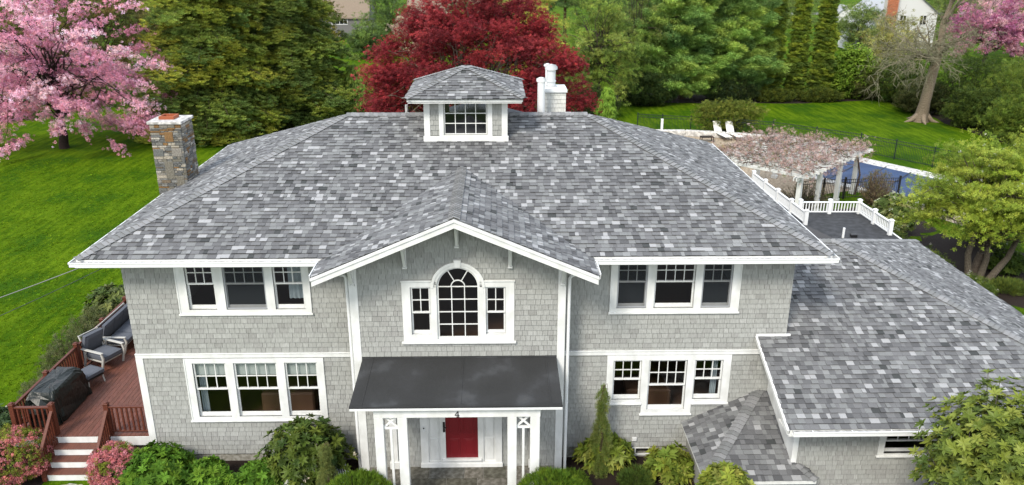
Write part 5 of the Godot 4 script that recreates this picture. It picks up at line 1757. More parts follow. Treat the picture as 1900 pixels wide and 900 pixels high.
# shrub: leaf clumps through a lumpy dome on a fan of stems
func shrub(t: Node3D, o: Dictionary) -> Pts:
	R.seed = o.get("seed", 1)
	var wood := Buf.new()
	wood.col = o.get("bark", Color(0.09, 0.07, 0.055))
	var rad: Vector3 = o.radii      # x, full height, z
	var pts := Pts.new()
	pts.gain = o.get("gain", 1.0)
	var lumps := FastNoiseLite.new()
	lumps.seed = o.get("seed", 1); lumps.frequency = o.get("lump", 1.1)
	var cols: Array = o.cols
	for i in o.count:
		var d := Vector3(R.randfn(0, 1), R.randfn(0, 1), R.randfn(0, 1)).normalized()
		var k = pow(R.randf(), o.get("hollow", 0.22)) * (1.0 + o.get("ragged", 0.25) * lumps.get_noise_3dv(d * 2.0 + Vector3(i % 2, 0, 0) * 0.0))
		var mid: float = o.get("mid", 0.42) * rad.y
		var p := Vector3(d.x * rad.x * k, mid + d.y * k * (rad.y - mid if d.y > 0 else mid), d.z * rad.z * k)
		if p.y < 0.03: continue
		var patch := lumps.get_noise_3dv(p * 1.7 + Vector3(31, 7, 5))
		var col: Color = cols[clampi(int((patch * 1.3 + 0.5 + R.randf_range(-0.25, 0.25)) * cols.size()), 0, cols.size() - 1)]
		var s: float = o.clump * R.randf_range(0.7, 1.3)
		if o.kind == "rosette":
			var up := (Vector3(d.x, d.y * 0.6 + 0.75, d.z) + Vector3(R.randfn(0, 0.25), 0, R.randfn(0, 0.25))).normalized()
			var x := up.cross(Vector3(sin(i * 2.4), 0.1, cos(i * 2.4))).normalized()
			pts.add(p, Basis(x, up, x.cross(up)).scaled(Vector3(s, s, s)), R, col, o.get("vary", 0.18))
		elif o.kind == "tuft":
			var up := (Vector3(d.x, absf(d.y) + 0.5, d.z)).normalized()
			var x := up.cross(Vector3(sin(i * 2.4), 0.1, cos(i * 2.4))).normalized()
			pts.add(p, Basis(x, up, x.cross(up)).scaled(Vector3(s, s, s)), R, col, o.get("vary", 0.18))
		else:
			pts.put(p, s, R, col, o.get("vary", 0.18))
		if i % int(o.get("stem_every", 40)) == 0:
			wood.tube(curve(Vector3(p.x * 0.15, -0.05, p.z * 0.15), p, 0.0, 4, 0.04), taper(5, 0.012 + 0.012 * rad.y, 0.006), 4, false)
	mi("stems", wood, M.bark, t)
	pts.plant("foliage", clump(o.kind), o.get("material", M.leaf), t)
	if o.has("specks"):
		var sp := Pts.new()
		for i in o.specks:
			var src: Vector3 = pts.t[R.randi() % pts.t.size()].origin
			var c := Vector3(0, rad.y * 0.4, 0)
			sp.put(src + (src - c).normalized() * R.randf_range(0.0, 0.12), o.get("speck_size", 0.14) * R.randf_range(0.6, 1.3), R, o.speck_col, 0.12)
		sp.plant("blossom", clump("petal"), M.petal, t)
	return pts

# ---------------------------------------------------------------- planting
func tree(called: String, label: String, at: Vector3, o: Dictionary, group := "", category := "tree") -> Node3D:
	var t := thing(called, label, category, at, group)
	broad_tree(t, o)
	return t
func fir(called: String, label: String, at: Vector3, o: Dictionary, group := "") -> Node3D:
	var t := thing(called, label, "tree", at, group)
	conifer(t, o)
	return t
func bush(called: String, label: String, at: Vector3, o: Dictionary, group := "", category := "shrub") -> Node3D:
	var t := thing(called, label, category, at, group)
	shrub(t, o)
	return t

func plant_far() -> void:
	# left side
	tree("cherry_tree", "large pink flowering cherry tree on the lawn beside the stone chimney", Vector3(-32.2, 0, -39.5), {"seed": 101, "fork": 2.0, "trunk": 0.32, "gain": 1.12, "pointed": 0.74, "skew": -4.4, "centre": Vector3(0.4, 4.5, 0.3), "radii": Vector3(7.4, 7.6, 5.4), "boughs": 250, "per": 58, "clump": 0.27, "bough": Vector3(1.15, 0.34, 0.50), "kind": "petal", "material": M.petal, "cols": [Color(0.67, 0.33, 0.43), Color(0.75, 0.43, 0.52), Color(0.50, 0.22, 0.31), Color(0.81, 0.54, 0.60), Color(0.62, 0.31, 0.41)], "low": -0.66, "hollow": 0.5, "ragged": 0.5, "droop": 0.35, "floor": 0.35, "arch": 0.6, "wobble": 0.3, "bark": Color(0.045, 0.03, 0.027), "vary": 0.22, "limb_every": 3})
	var olive := [Color(0.085, 0.085, 0.022), Color(0.060, 0.070, 0.018), Color(0.11, 0.095, 0.030), Color(0.10, 0.070, 0.028)]
	var wood := [[-52.0, -56.0, 5.2, "olive woodland tree at the edge of the lawn behind the cherry blossom"], [-44.0, -60.0, 5.6, "brownish olive tree standing behind the pink cherry crown"], [-37.5, -58.0, 4.8, "dark olive tree between pink cherry and the broad yellow-green conifer"], [-58.5, -50.0, 5.0, "thin-leaved olive tree at the end of the woodland row beyond cherry"], [-33.0, -66.0, 4.6, "olive tree behind the broad conifer and the cherry"]]
	for i in wood.size():
		var w: Array = wood[i]
		tree("woodland_tree", w[3], Vector3(w[0], 0, w[1]), {"seed": 120 + i, "fork": 2.0, "trunk": 0.26, "centre": Vector3(0, 6.4, 0), "radii": Vector3(w[2], 6.6, w[2]), "boughs": 150, "per": 34, "clump": 0.42, "bough": Vector3(0.95, 0.55, 0.8), "kind": "fine", "cols": olive, "low": -1.0, "hollow": 0.4, "floor": 0.3, "ragged": 0.4}, "olive woodland trees beyond the left lawn")
	bush("evergreen_shrub", "wide dark green shrub at the foot of the olive woodland", Vector3(-47, 0, -50), {"seed": 131, "radii": Vector3(6.5, 3.6, 2.6), "count": 3600, "clump": 0.42, "kind": "fine", "cols": [Color(0.040, 0.062, 0.016), Color(0.060, 0.085, 0.020)], "ragged": 0.4})
	fir("broad_conifer", "huge broad conifer with yellow-green tips behind the stone chimney", Vector3(-22.6, 0, -44.5), {"seed": 141, "height": 15.5, "radius": 6.6, "trunk": 0.4, "kind": "spray", "cols": [Color(0.095, 0.112, 0.018), Color(0.070, 0.090, 0.018), Color(0.125, 0.130, 0.020), Color(0.050, 0.072, 0.018)], "clump": 0.40, "per": 24, "around": 15, "step": 0.50, "shape": 0.55, "rise": -0.08, "arch": 0.10, "spread": 0.30, "droop": 0.25, "thick": 0.12})
	fir("broad_conifer", "dense dark conifer merging with the huge yellow-tipped one", Vector3(-17.0, 0, -48.5), {"seed": 142, "height": 15.0, "radius": 5.0, "trunk": 0.36, "kind": "spray", "cols": [Color(0.060, 0.080, 0.018), Color(0.045, 0.065, 0.018), Color(0.085, 0.100, 0.018)], "clump": 0.40, "per": 24, "around": 14, "step": 0.50, "shape": 0.55, "rise": -0.08, "arch": 0.10, "spread": 0.30, "droop": 0.25, "thick": 0.12})
	tree("broadleaf_tree", "dark olive broadleaf tree between the conifers and the grey stone neighbour house", Vector3(-20.5, 0, -64), {"seed": 151, "fork": 2.0, "trunk": 0.26, "centre": Vector3(0, 6.8, 0), "radii": Vector3(4.6, 6.6, 4.0), "boughs": 160, "per": 34, "clump": 0.42, "bough": Vector3(0.9, 0.5, 0.8), "kind": "leaf", "cols": [Color(0.085, 0.095, 0.018), Color(0.055, 0.070, 0.018), Color(0.12, 0.105, 0.022)], "low": -1.0, "floor": 0.4})
	var green := [Color(0.070, 0.100, 0.020), Color(0.050, 0.078, 0.018), Color(0.100, 0.125, 0.022)]
	for q in [[-14.6, -49.0, 5.3, 1.35, "small pointed arborvitae on the lawn next to the broad conifers", 161], [-12.4, -50.0, 4.7, 1.15, "small pointed arborvitae on the lawn against the red maple", 162]]:
		fir("small_arborvitae", q[4], Vector3(q[0], 0, q[1]), {"seed": q[5], "height": q[2], "radius": q[3], "trunk": 0.10, "kind": "tuft", "cols": green, "clump": 0.34, "per": 26, "around": 12, "step": 0.24, "shape": 0.8, "rise": 0.35, "tilt": 0.9, "spread": 0.3, "skirt": 0.1}, "small arborvitae on the rear lawn")
	# the red maple right behind the house
	tree("red_maple", "large domed dark red Japanese maple right behind the roof ridge", Vector3(-1.4, 0, -25.5), {"seed": 171, "fork": 1.6, "trunk": 0.34, "gain": 1.35, "centre": Vector3(0.1, 4.6, 0), "radii": Vector3(6.2, 7.4, 5.4), "boughs": 480, "per": 105, "clump": 0.21, "bough": Vector3(0.85, 0.42, 0.75), "kind": "maple", "cols": [Color(0.215, 0.026, 0.030), Color(0.165, 0.019, 0.024), Color(0.250, 0.038, 0.042), Color(0.13, 0.018, 0.022)], "low": -0.55, "hollow": 0.16, "ragged": 0.12, "droop": 0.3, "floor": 0.9, "arch": 0.5, "bark": Color(0.24, 0.20, 0.16), "vary": 0.24, "limb_every": 2, "wobble": 0.25})
	var mid := [Color(0.125, 0.165, 0.030), Color(0.090, 0.130, 0.025), Color(0.155, 0.180, 0.040), Color(0.065, 0.095, 0.022)]
	tree("light_green_tree", "light yellow-green tree growing next to the red maple", Vector3(9.2, 0, -53), {"seed": 181, "fork": 2.4, "trunk": 0.24, "centre": Vector3(0, 5.6, 0), "radii": Vector3(4.2, 5.2, 3.6), "boughs": 150, "per": 36, "clump": 0.36, "bough": Vector3(0.9, 0.4, 0.7), "kind": "fine", "cols": mid, "low": -1.0, "hollow": 0.45, "ragged": 0.45, "floor": 0.3, "limb_every": 1})
	tree("light_green_tree", "sparse mid-green tree between light green tree and the pines", Vector3(13.6, 0, -60), {"seed": 182, "fork": 3.0, "trunk": 0.22, "centre": Vector3(0, 6.0, 0), "radii": Vector3(3.6, 5.8, 3.6), "boughs": 120, "per": 34, "clump": 0.36, "bough": Vector3(0.9, 0.4, 0.7), "kind": "fine", "cols": [Color(0.075, 0.115, 0.028), Color(0.055, 0.085, 0.022), Color(0.11, 0.135, 0.035)], "low": -1.0, "hollow": 0.45, "ragged": 0.45, "floor": 0.3, "limb_every": 1})
	tree("yellow_tree", "pale yellow-green tree peeking over the red maple crown", Vector3(3.2, 0, -66), {"seed": 183, "fork": 2.4, "trunk": 0.2, "centre": Vector3(0, 6.0, 0), "radii": Vector3(4.0, 4.6, 3.0), "boughs": 100, "per": 34, "clump": 0.38, "bough": Vector3(0.9, 0.5, 0.8), "kind": "fine", "cols": [Color(0.33, 0.30, 0.055), Color(0.26, 0.25, 0.05), Color(0.20, 0.22, 0.05)], "low": -1.0, "floor": 0.3})
	for q in [[7.4, -70.0, 191, "tall bare pine trunk with high needles behind the light green tree"], [11.4, -72.0, 192, "tall bare pine trunk with high needles behind the sparse green tree"]]:
		fir("tall_pine", q[3], Vector3(q[0], 0, q[1]), {"seed": q[2], "height": 19.0, "radius": 3.4, "trunk": 0.30, "kind": "needle", "bark": Color(0.20, 0.11, 0.07), "cols": [Color(0.060, 0.095, 0.030), Color(0.045, 0.075, 0.025)], "clump": 0.5, "per": 12, "around": 7, "step": 0.8, "skirt": 8.2, "rise": 0.1}, "tall pines behind the rear lawn")
	fir("small_conifer", "small bright lime-green cone-shaped conifer on the lawn behind the chimney", Vector3(9.2, 0, -47.2), {"seed": 195, "gain": 1.3, "height": 3.1, "radius": 0.85, "trunk": 0.07, "kind": "tuft", "cols": [Color(0.17, 0.27, 0.035), Color(0.13, 0.22, 0.030)], "clump": 0.28, "per": 30, "around": 11, "step": 0.2, "shape": 0.75, "rise": 0.4, "tilt": 0.9, "skirt": 0.1})
	bush("evergreen_shrub", "dark green shrub behind the lime-green small conifer", Vector3(8.2, 0, -50.5), {"seed": 196, "radii": Vector3(2.6, 2.6, 1.6), "count": 1500, "clump": 0.4, "kind": "fine", "cols": [Color(0.035, 0.055, 0.018), Color(0.05, 0.075, 0.02)]})
	bush("evergreen_shrub", "rounded dark green shrub at the foot of the pines", Vector3(14.2, 0, -56.5), {"seed": 197, "radii": Vector3(3.0, 3.2, 1.8), "count": 1800, "clump": 0.4, "kind": "fine", "cols": [Color(0.040, 0.070, 0.020), Color(0.06, 0.09, 0.022)]})
	var pine := [Color(0.092, 0.140, 0.030), Color(0.068, 0.110, 0.028), Color(0.125, 0.168, 0.036), Color(0.046, 0.080, 0.024)]
	fir("white_pine", "large soft green white pine at the rear of the lawn", Vector3(18.4, 0, -60), {"seed": 201, "height": 17, "radius": 5.4, "trunk": 0.38, "kind": "needle", "cols": pine, "clump": 0.58, "per": 17, "around": 10, "step": 0.62, "shape": 0.45, "rise": 0.12, "arch": -0.05, "spread": 0.25, "thick": 0.16, "tips": 0.4, "skirt": 0.9, "tilt": 0.3}, "white pines at the rear of the lawn")
	fir("white_pine", "large soft green white pine beside the yellow-green arborvitae columns", Vector3(23.3, 0, -61), {"seed": 202, "height": 17, "radius": 5.0, "trunk": 0.38, "kind": "needle", "cols": pine, "clump": 0.58, "per": 17, "around": 10, "step": 0.62, "shape": 0.45, "rise": 0.12, "arch": -0.05, "spread": 0.25, "thick": 0.16, "tips": 0.4, "skirt": 0.9, "tilt": 0.3}, "white pines at the rear of the lawn")
	bush("evergreen_shrub", "dark low shrub in the shade under the second white pine", Vector3(22.6, 0, -57.6), {"seed": 203, "radii": Vector3(2.6, 2.4, 1.2), "count": 1300, "clump": 0.4, "kind": "fine", "cols": [Color(0.030, 0.050, 0.020), Color(0.045, 0.065, 0.02)]})
	var gold := [Color(0.095, 0.120, 0.018), Color(0.070, 0.095, 0.016), Color(0.120, 0.140, 0.020), Color(0.050, 0.070, 0.015)]
	for q in [[27.3, -60.5, 211, "tall yellow-green arborvitae column next to the white pine"], [29.9, -61.0, 212, "tall yellow-green arborvitae column in the middle of three"], [32.2, -60.5, 213, "tall yellow-green arborvitae column next to the bright green shrub"]]:
		fir("arborvitae", q[3], Vector3(q[0], 0, q[1]), {"seed": q[2], "height": 13.5, "radius": 1.05, "trunk": 0.2, "kind": "spray", "cols": gold, "clump": 0.36, "per": 30, "around": 12, "step": 0.36, "shape": 0.45, "rise": 0.15, "arch": 0.12, "droop": 0.12, "spread": 0.35, "skirt": 0.2}, "tall arborvitae columns at the rear lawn")
	for q in [[27.0, -58.2, 2.2, 221, "low yellow-green hedge at the foot of the first arborvitae column"], [31.4, -58.2, 2.4, 222, "low yellow-green hedge at the foot of the third arborvitae column"]]:
		bush("low_hedge", q[4], Vector3(q[0], 0, q[1]), {"seed": q[3], "radii": Vector3(q[2], 1.3, 1.0), "count": 1100, "clump": 0.34, "kind": "fine", "cols": gold})
	bush("bright_shrub", "tall bright lime-green shrub between arborvitae and the bare tree", Vector3(35.2, 0, -60.2), {"seed": 225, "radii": Vector3(2.0, 5.2, 1.7), "count": 2200, "clump": 0.42, "kind": "leaf", "cols": [Color(0.17, 0.27, 0.03), Color(0.23, 0.34, 0.045), Color(0.13, 0.21, 0.03)], "ragged": 0.4})
	# hedge along the right of the lawn
	var hedge := [[36.6, -60.0, 2.4, 3.4, 0, "olive twiggy hedge shrub beside the bright lime-green shrub"], [39.2, -57.5, 2.8, 4.4, 1, "leafy hedge shrub behind the bare tree trunk"], [38.6, -52.5, 2.3, 3.0, 0, "olive hedge shrub close behind the bare tree roots"], [42.5, -52.0, 3.2, 5.2, 1, "tall leafy hedge shrub below the purple-pink blossom"], [39.8, -46.0, 2.4, 3.4, 1, "low rounded green hedge shrub just beyond the bare tree trunk"], [44.0, -46.5, 3.4, 5.4, 2, "tall fresh green hedge shrub behind the low rounded one near bare tree"], [40.2, -40.5, 2.5, 3.6, 2, "fresh green hedge shrub beside the lawn opposite the pool"], [45.5, -40.5, 3.4, 5.0, 1, "large hedge shrub standing behind the fresh green one opposite the pool"], [41.5, -35.0, 2.8, 4.0, 1, "green hedge shrub above the yellow-green maple"], [47.0, -52.0, 3.4, 5.0, 2, "hedge shrub with yellow-green young leaves under the blossom"]]
	var sets := [[Color(0.085, 0.100, 0.030), Color(0.060, 0.075, 0.022), Color(0.115, 0.120, 0.040)], [Color(0.065, 0.100, 0.018), Color(0.045, 0.072, 0.016), Color(0.095, 0.135, 0.022)], [Color(0.115, 0.170, 0.022), Color(0.080, 0.125, 0.018), Color(0.150, 0.200, 0.030)]]
	for i in hedge.size():
		var q: Array = hedge[i]
		bush("hedge_shrub", q[5], Vector3(q[0], 0, q[1]), {"seed": 230 + i, "radii": Vector3(q[2], q[3], q[2]), "count": 2600, "clump": 0.36, "kind": "fine", "cols": sets[q[4]], "ragged": 0.45, "hollow": 0.3, "lump": 0.9}, "hedge shrubs along the rear lawn")
	tree("pink_tree", "purple-pink flowering tree beyond the hedge near the white house", Vector3(62.5, 0, -84), {"seed": 251, "fork": 1.8, "trunk": 0.26, "centre": Vector3(0, 4.6, 0), "radii": Vector3(5.4, 4.2, 4.4), "boughs": 120, "per": 40, "clump": 0.42, "bough": Vector3(1.0, 0.5, 0.8), "gain": 1.0, "kind": "petal", "material": M.petal, "cols": [Color(0.52, 0.21, 0.33), Color(0.60, 0.30, 0.40), Color(0.40, 0.14, 0.26), Color(0.68, 0.42, 0.46)], "low": -0.8, "floor": 0.5, "bark": Color(0.10, 0.08, 0.07), "limb_every": 1})
	tree("pink_tree", "pale pink flowering tree behind the purple-pink one", Vector3(71.0, 0, -92), {"seed": 252, "fork": 1.8, "trunk": 0.26, "centre": Vector3(0, 4.6, 0), "radii": Vector3(4.6, 4.0, 4.2), "boughs": 90, "per": 40, "clump": 0.42, "bough": Vector3(1.0, 0.5, 0.8), "gain": 1.0, "kind": "petal", "material": M.petal, "cols": [Color(0.66, 0.44, 0.46), Color(0.58, 0.34, 0.38)], "low": -0.8, "floor": 0.5, "limb_every": 1})
	bare_tree()
	# thin young trees and shrubs round the houses at the back
	var thin := [Color(0.155, 0.155, 0.045), Color(0.120, 0.125, 0.038), Color(0.19, 0.175, 0.060)]
	var back := [[44.0, -72.0, 3.6, 3.6, 0, "thin olive-yellow tree in front of the white shed"], [49.0, -80.0, 3.4, 3.4, 0, "thin olive-yellow tree before the white porch near brick chimney"], [53.0, -100.0, 4.0, 3.6, 1, "green tree behind the white porch of the brick-chimney house"], [48.0, -120.0, 5.0, 4.2, 1, "green tree on the far lawn behind the shed"], [76.0, -120.0, 5.0, 4.5, 1, "green tree behind the brick-chimney house"], [72.0, -85.0, 4.6, 5.0, 2, "fresh green tree beside the pale pink flowering tree"], [62.0, -150.0, 6.0, 5.0, 1, "distant green tree beyond the white shed"], [88.0, -150.0, 7.0, 5.5, 1, "distant wide green tree beyond the pink trees"], [38.0, -150.0, 7.0, 5.5, 1, "distant wide green tree above the arborvitae"], [20.0, -95.0, 6.0, 6.5, 3, "dark green tree behind the white pines"], [30.0, -85.0, 5.0, 6.5, 3, "dark green tree behind the arborvitae columns"], [-16.0, -104.0, 4.2, 4.4, 4, "feathery green tree in front of the tan roof"], [-11.0, -96.0, 3.0, 3.0, 5, "pinkish twiggy shrub tree behind the red maple"], [-17.5, -92.0, 2.6, 2.2, 4, "green conifer-like shrub at the edge of the rear lawn"], [-5.0, -112.0, 3.4, 3.6, 4, "dark feathery tree between the two tan roofs"], [5.0, -92.0, 5.0, 6.0, 3, "dark green tree behind the red maple"], [-60.0, -80.0, 7.0, 7.0, 3, "dark woodland tree far behind the cherry"], [-46.0, -82.0, 7.0, 7.0, 3, "dark woodland tree far behind the broad conifer"], [-42.0, -120.0, 8.0, 7.0, 3, "distant woodland tree beside the grey stone house"], [-8.0, -150.0, 7.0, 6.0, 1, "distant tree beyond the tan roofs"], [-70.0, -64.0, 6.0, 6.5, 3, "dark woodland tree behind the thin-leaved olive tree"], [0.0, -160.0, 8.0, 6.0, 1, "distant tree beyond the tan roofs and yellow-green tree"], [100.0, -110.0, 7.0, 6.0, 2, "distant fresh green tree beyond the pink flowering trees and hedge"]]
	var bsets := [thin, [Color(0.085, 0.115, 0.030), Color(0.065, 0.090, 0.026), Color(0.11, 0.14, 0.035)], [Color(0.12, 0.165, 0.025), Color(0.09, 0.13, 0.022)], [Color(0.055, 0.075, 0.020), Color(0.040, 0.058, 0.018), Color(0.075, 0.095, 0.024)], [Color(0.060, 0.095, 0.025), Color(0.090, 0.13, 0.028), Color(0.045, 0.070, 0.022)], [Color(0.26, 0.19, 0.15), Color(0.21, 0.17, 0.12)]]
	for i in back.size():
		var q: Array = back[i]
		tree("background_tree", q[5], Vector3(q[0], 0, q[1]), {"seed": 300 + i, "fork": 1.2, "trunk": 0.2, "centre": Vector3(0, q[3] * 0.95, 0), "radii": Vector3(q[2], q[3], q[2]), "boughs": 70 if q[4] else 60, "per": 30 if q[4] else 15, "clump": 0.5, "bough": Vector3(1.1, 0.6, 0.9), "kind": "fine", "cols": bsets[q[4]], "low": -1.0, "hollow": 0.45, "floor": 0.3, "ragged": 0.4, "limb_every": 1 if q[4] == 0 else 3, "bark": Color(0.17, 0.15, 0.12) if q[4] == 0 else Color(0.1, 0.08, 0.065)}, "trees round the neighbouring houses")

func bare_tree() -> void:
	var t := thing("bare_tree", "tall bare pale-barked tree with drooping twigs at the edge of the rear lawn", "tree", Vector3(36.6, 0, -48.5))
	R.seed = 261
	var trunk := Buf.new()
	trunk.col = Color(0.36, 0.29, 0.21)
	var axis := [Vector3(0, -0.3, 0), Vector3(0.03, 0.4, 0), Vector3(0.12, 1.6, 0), Vector3(0.26, 3.4, 0.05), Vector3(0.42, 5.2, 0.1), Vector3(0.55, 6.6, 0.1), Vector3(0.5, 8.2, 0), Vector3(0.8, 9.8, 0.1), Vector3(0.7, 11.6, 0)]
	trunk.tube(axis, [0.85, 0.58, 0.45, 0.41, 0.38, 0.31, 0.22, 0.14, 0.05], 14)
	for a in [0.4, 1.7, 3.0, 4.4, 5.5]:
		var d := Vector3(cos(a), 0, sin(a))
		trunk.tube([d * 0.35 + Vector3(0.05, 0.55, 0), d * 0.9 + Vector3(0, 0.12, 0), d * R.randf_range(1.3, 2.2) + Vector3(0, -0.05, 0)], [0.28, 0.17, 0.05], 7)
	mi("trunk", trunk, M.bark, t)
	var limbs := Buf.new()
	var twigs := Buf.new()
	var stack := []
	for k in 34:
		var h := R.randf_range(0.0, 1.0)
		var f := 3.6 + h * 4.0
		var i := int(f)
		var p: Vector3 = axis[mini(i, 8)].lerp(axis[mini(i + 1, 8)], f - i)
		var a := R.randf() * TAU
		var d := Vector3(cos(a), R.randf_range(0.35, 1.2) + h * 0.6, sin(a)).normalized()
		stack.append([p, d, R.randf_range(2.0, 3.4), R.randf_range(0.10, 0.22), 0])
	for a in [PI * 0.93, PI * 1.05, PI * 0.85]: stack.append([axis[4], Vector3(cos(a), 0.22, sin(a) + 0.35).normalized(), 3.6, 0.15, 0])
	var made := 0
	while stack.size() and made < 5000:
		var s: Array = stack.pop_back()
		made += 1
		var p: Vector3 = s[0]
		var d: Vector3 = s[1]
		var pts := [p]
		var n := 5
		for i in n:
			d = (d + Vector3(R.randfn(0, 0.16), R.randfn(0.03, 0.12) - 0.025 * s[4], R.randfn(0, 0.16))).normalized()
			p += d * s[2] / n
			pts.append(p)
		var b := limbs if s[4] < 2 else twigs
		b.col = Color(0.34, 0.30, 0.21) if s[4] < 2 else Color(0.33, 0.32, 0.21)
		b.tube(pts, taper(n + 1, s[3], s[3] * 0.4), 6 if s[4] < 2 else 3, false)
		if s[4] < 4:
			for k in ([5, 5, 4, 3][s[4]]):
				var i := R.randi_range(2, n)
				var side := Vector3(R.randfn(0, 1), R.randfn(-0.1, 0.7), R.randfn(0, 1)).normalized()
				stack.append([pts[i], (d * 0.7 + side * 0.8).normalized(), s[2] * R.randf_range(0.5, 0.72), maxf(0.02, s[3] * R.randf_range(0.3, 0.45)), s[4] + 1])
	mi("limbs", limbs, M.bark, t)
	mi("twigs", twigs, M.bark, t)

func plant_near() -> void:
	# beyond the wing
	tree("japanese_maple", "yellow-green layered maple with several leaning stems beside the side wing", Vector3(21.6, 0, -13.6), {"seed": 401, "fork": 1.1, "trunk": 0.20, "centre": Vector3(0.7, 3.7, -0.3), "radii": Vector3(3.6, 2.5, 3.2), "boughs": 300, "per": 62, "clump": 0.22, "bough": Vector3(0.75, 0.14, 0.6), "kind": "fine", "cols": [Color(0.200, 0.250, 0.030), Color(0.160, 0.208, 0.026), Color(0.245, 0.285, 0.045), Color(0.120, 0.165, 0.022)], "low": -0.7, "hollow": 0.4, "ragged": 0.3, "floor": 0.9, "arch": 0.4, "bark": Color(0.17, 0.14, 0.11), "limb_every": 1, "gain": 1.45, "specks": 160, "speck_size": 0.16, "speck_col": Color(0.75, 0.75, 0.68), "droop": 0.15})
	var stems := Buf.new()
	stems.col = Color(0.18, 0.15, 0.115)
	R.seed = 402
	for q in [[Vector3(0.2, -0.1, 0.7), Vector3(1.1, 1.1, 0.5), Vector3(1.6, 2.6, 0.2)], [Vector3(-0.4, -0.1, 0.4), Vector3(-0.6, 1.2, 0.3), Vector3(-0.4, 3.0, 0.1)], [Vector3(0.0, -0.1, 0.5), Vector3(0.35, 0.9, 0.2), Vector3(0.3, 2.8, -0.2)]]:
		stems.tube([q[0], q[0].lerp(q[1], 0.5) + Vector3(0, 0.02, 0), q[1], q[1].lerp(q[2], 0.5) + Vector3(0.08, 0, 0), q[2]], [0.17, 0.15, 0.13, 0.10, 0.06], 9)
	mi("stems", stems, M.bark, get_node("japanese_maple"))
	bush("rhododendron", "leafy green shrub at the foot of the yellow-green maple", Vector3(23.4, 0, -14.2), {"seed": 405, "radii": Vector3(0.9, 1.0, 0.8), "count": 420, "clump": 0.2, "kind": "rosette", "cols": [Color(0.05, 0.085, 0.015), Color(0.075, 0.12, 0.02)]})
	bush("ground_cover", "low grassy clump in the bed below the yellow-green maple", Vector3(22.2, 0, -11.9), {"seed": 406, "radii": Vector3(0.9, 0.4, 0.6), "count": 500, "clump": 0.2, "kind": "tuft", "cols": [Color(0.12, 0.16, 0.03), Color(0.09, 0.13, 0.03)]})
	bush("rhododendron", "pale-leaved rounded shrub beside the white roof railing", Vector3(20.6, 0, -19.6), {"seed": 407, "radii": Vector3(1.15, 2.1, 1.0), "count": 620, "clump": 0.24, "kind": "rosette", "cols": [Color(0.30, 0.32, 0.13), Color(0.12, 0.16, 0.04), Color(0.08, 0.12, 0.03)], "specks": 60, "speck_size": 0.2, "speck_col": Color(0.7, 0.7, 0.55)})
	for q in [[18.7, -16.6, 1.2, 1.7, 501, "dark green shrub with white blossom behind the flat roof railing"], [19.3, -13.4, 1.1, 1.3, 502, "low green shrub between side wing eave and the yellow-green maple"], [24.6, -17.6, 1.6, 1.8, 503, "green shrub behind the yellow-green maple toward the pool"], [20.2, -11.2, 0.9, 0.9, 504, "low green shrub below the wing eave at the maple bed"]]:
		bush("bed_shrub", q[5], Vector3(q[0], 0, q[1]), {"seed": q[4], "radii": Vector3(q[2], q[3], q[2]), "count": 700, "clump": 0.24, "kind": "fine", "cols": [Color(0.055, 0.085, 0.018), Color(0.08, 0.115, 0.022), Color(0.11, 0.145, 0.03)], "ragged": 0.4, "gain": 1.3, "specks": 40, "speck_size": 0.15, "speck_col": Color(0.62, 0.62, 0.55)}, "green shrubs round the maple bed")
	bush("twiggy_bush", "brown twiggy bush barely in leaf in front of the pool", Vector3(22.0, 0, -24.6), {"seed": 408, "radii": Vector3(1.0, 2.1, 0.9), "count": 900, "clump": 0.14, "kind": "tiny", "cols": [Color(0.20, 0.15, 0.085), Color(0.16, 0.15, 0.06)], "stem_every": 3, "bark": Color(0.22, 0.17, 0.12)})
	bush("twiggy_bush", "bare grey twiggy shrub under the pergola beside railing", Vector3(17.4, 0, -23.6), {"seed": 409, "radii": Vector3(1.5, 1.6, 0.9), "count": 700, "clump": 0.14, "kind": "tiny", "cols": [Color(0.14, 0.12, 0.06), Color(0.20, 0.18, 0.10)], "stem_every": 2, "bark": Color(0.16, 0.13, 0.10)})
	bush("fence_vine", "leafy green vine heaped over the pool fence behind the sun loungers", Vector3(18.4, 0, -43.6), {"seed": 410, "radii": Vector3(3.0, 2.75, 1.0), "count": 2600, "clump": 0.26, "kind": "fine", "cols": [Color(0.155, 0.185, 0.030), Color(0.110, 0.140, 0.024), Color(0.20, 0.22, 0.040)], "ragged": 0.45, "mid": 0.62, "hollow": 0.3}, "", "vine")
	bush("ornamental_grass", "straw-coloured grassy clump at the edge of the pool terrace", Vector3(15.5, 0, -33.5), {"seed": 411, "radii": Vector3(1.0, 1.2, 0.8), "count": 420, "clump": 0.34, "kind": "tuft", "cols": [Color(0.36, 0.28, 0.15), Color(0.28, 0.24, 0.12)]})
	# beside the deck
	var soft := [Color(0.105, 0.125, 0.045), Color(0.080, 0.105, 0.030), Color(0.14, 0.15, 0.065)]
	for q in [[-14.5, -3.0, 0.75, 1.25, 421, "soft grey-green shrub outside the deck rail next to the covered grill"], [-14.6, -4.7, 0.85, 1.7, 422, "feathery shrub outside the deck rail behind the armchair"], [-14.7, -6.6, 0.85, 1.75, 423, "feathery shrub outside the deck rail behind the sofa"]]:
		bush("feathery_shrub", q[5], Vector3(q[0], 0, q[1]), {"seed": q[4], "radii": Vector3(q[2], q[3], 1.1), "count": 1100, "clump": 0.17, "kind": "fine", "cols": soft, "ragged": 0.5, "stem_every": 8}, "feathery shrubs along the deck rail")
	bush("rhododendron", "rounded glossy shrub at the far end of the deck rail", Vector3(-14.9, 0, -8.8), {"seed": 424, "radii": Vector3(1.1, 1.75, 1.2), "count": 560, "clump": 0.24, "kind": "rosette", "material": M.glossy_leaf, "cols": [Color(0.085, 0.115, 0.030), Color(0.12, 0.14, 0.045), Color(0.055, 0.085, 0.022)]})
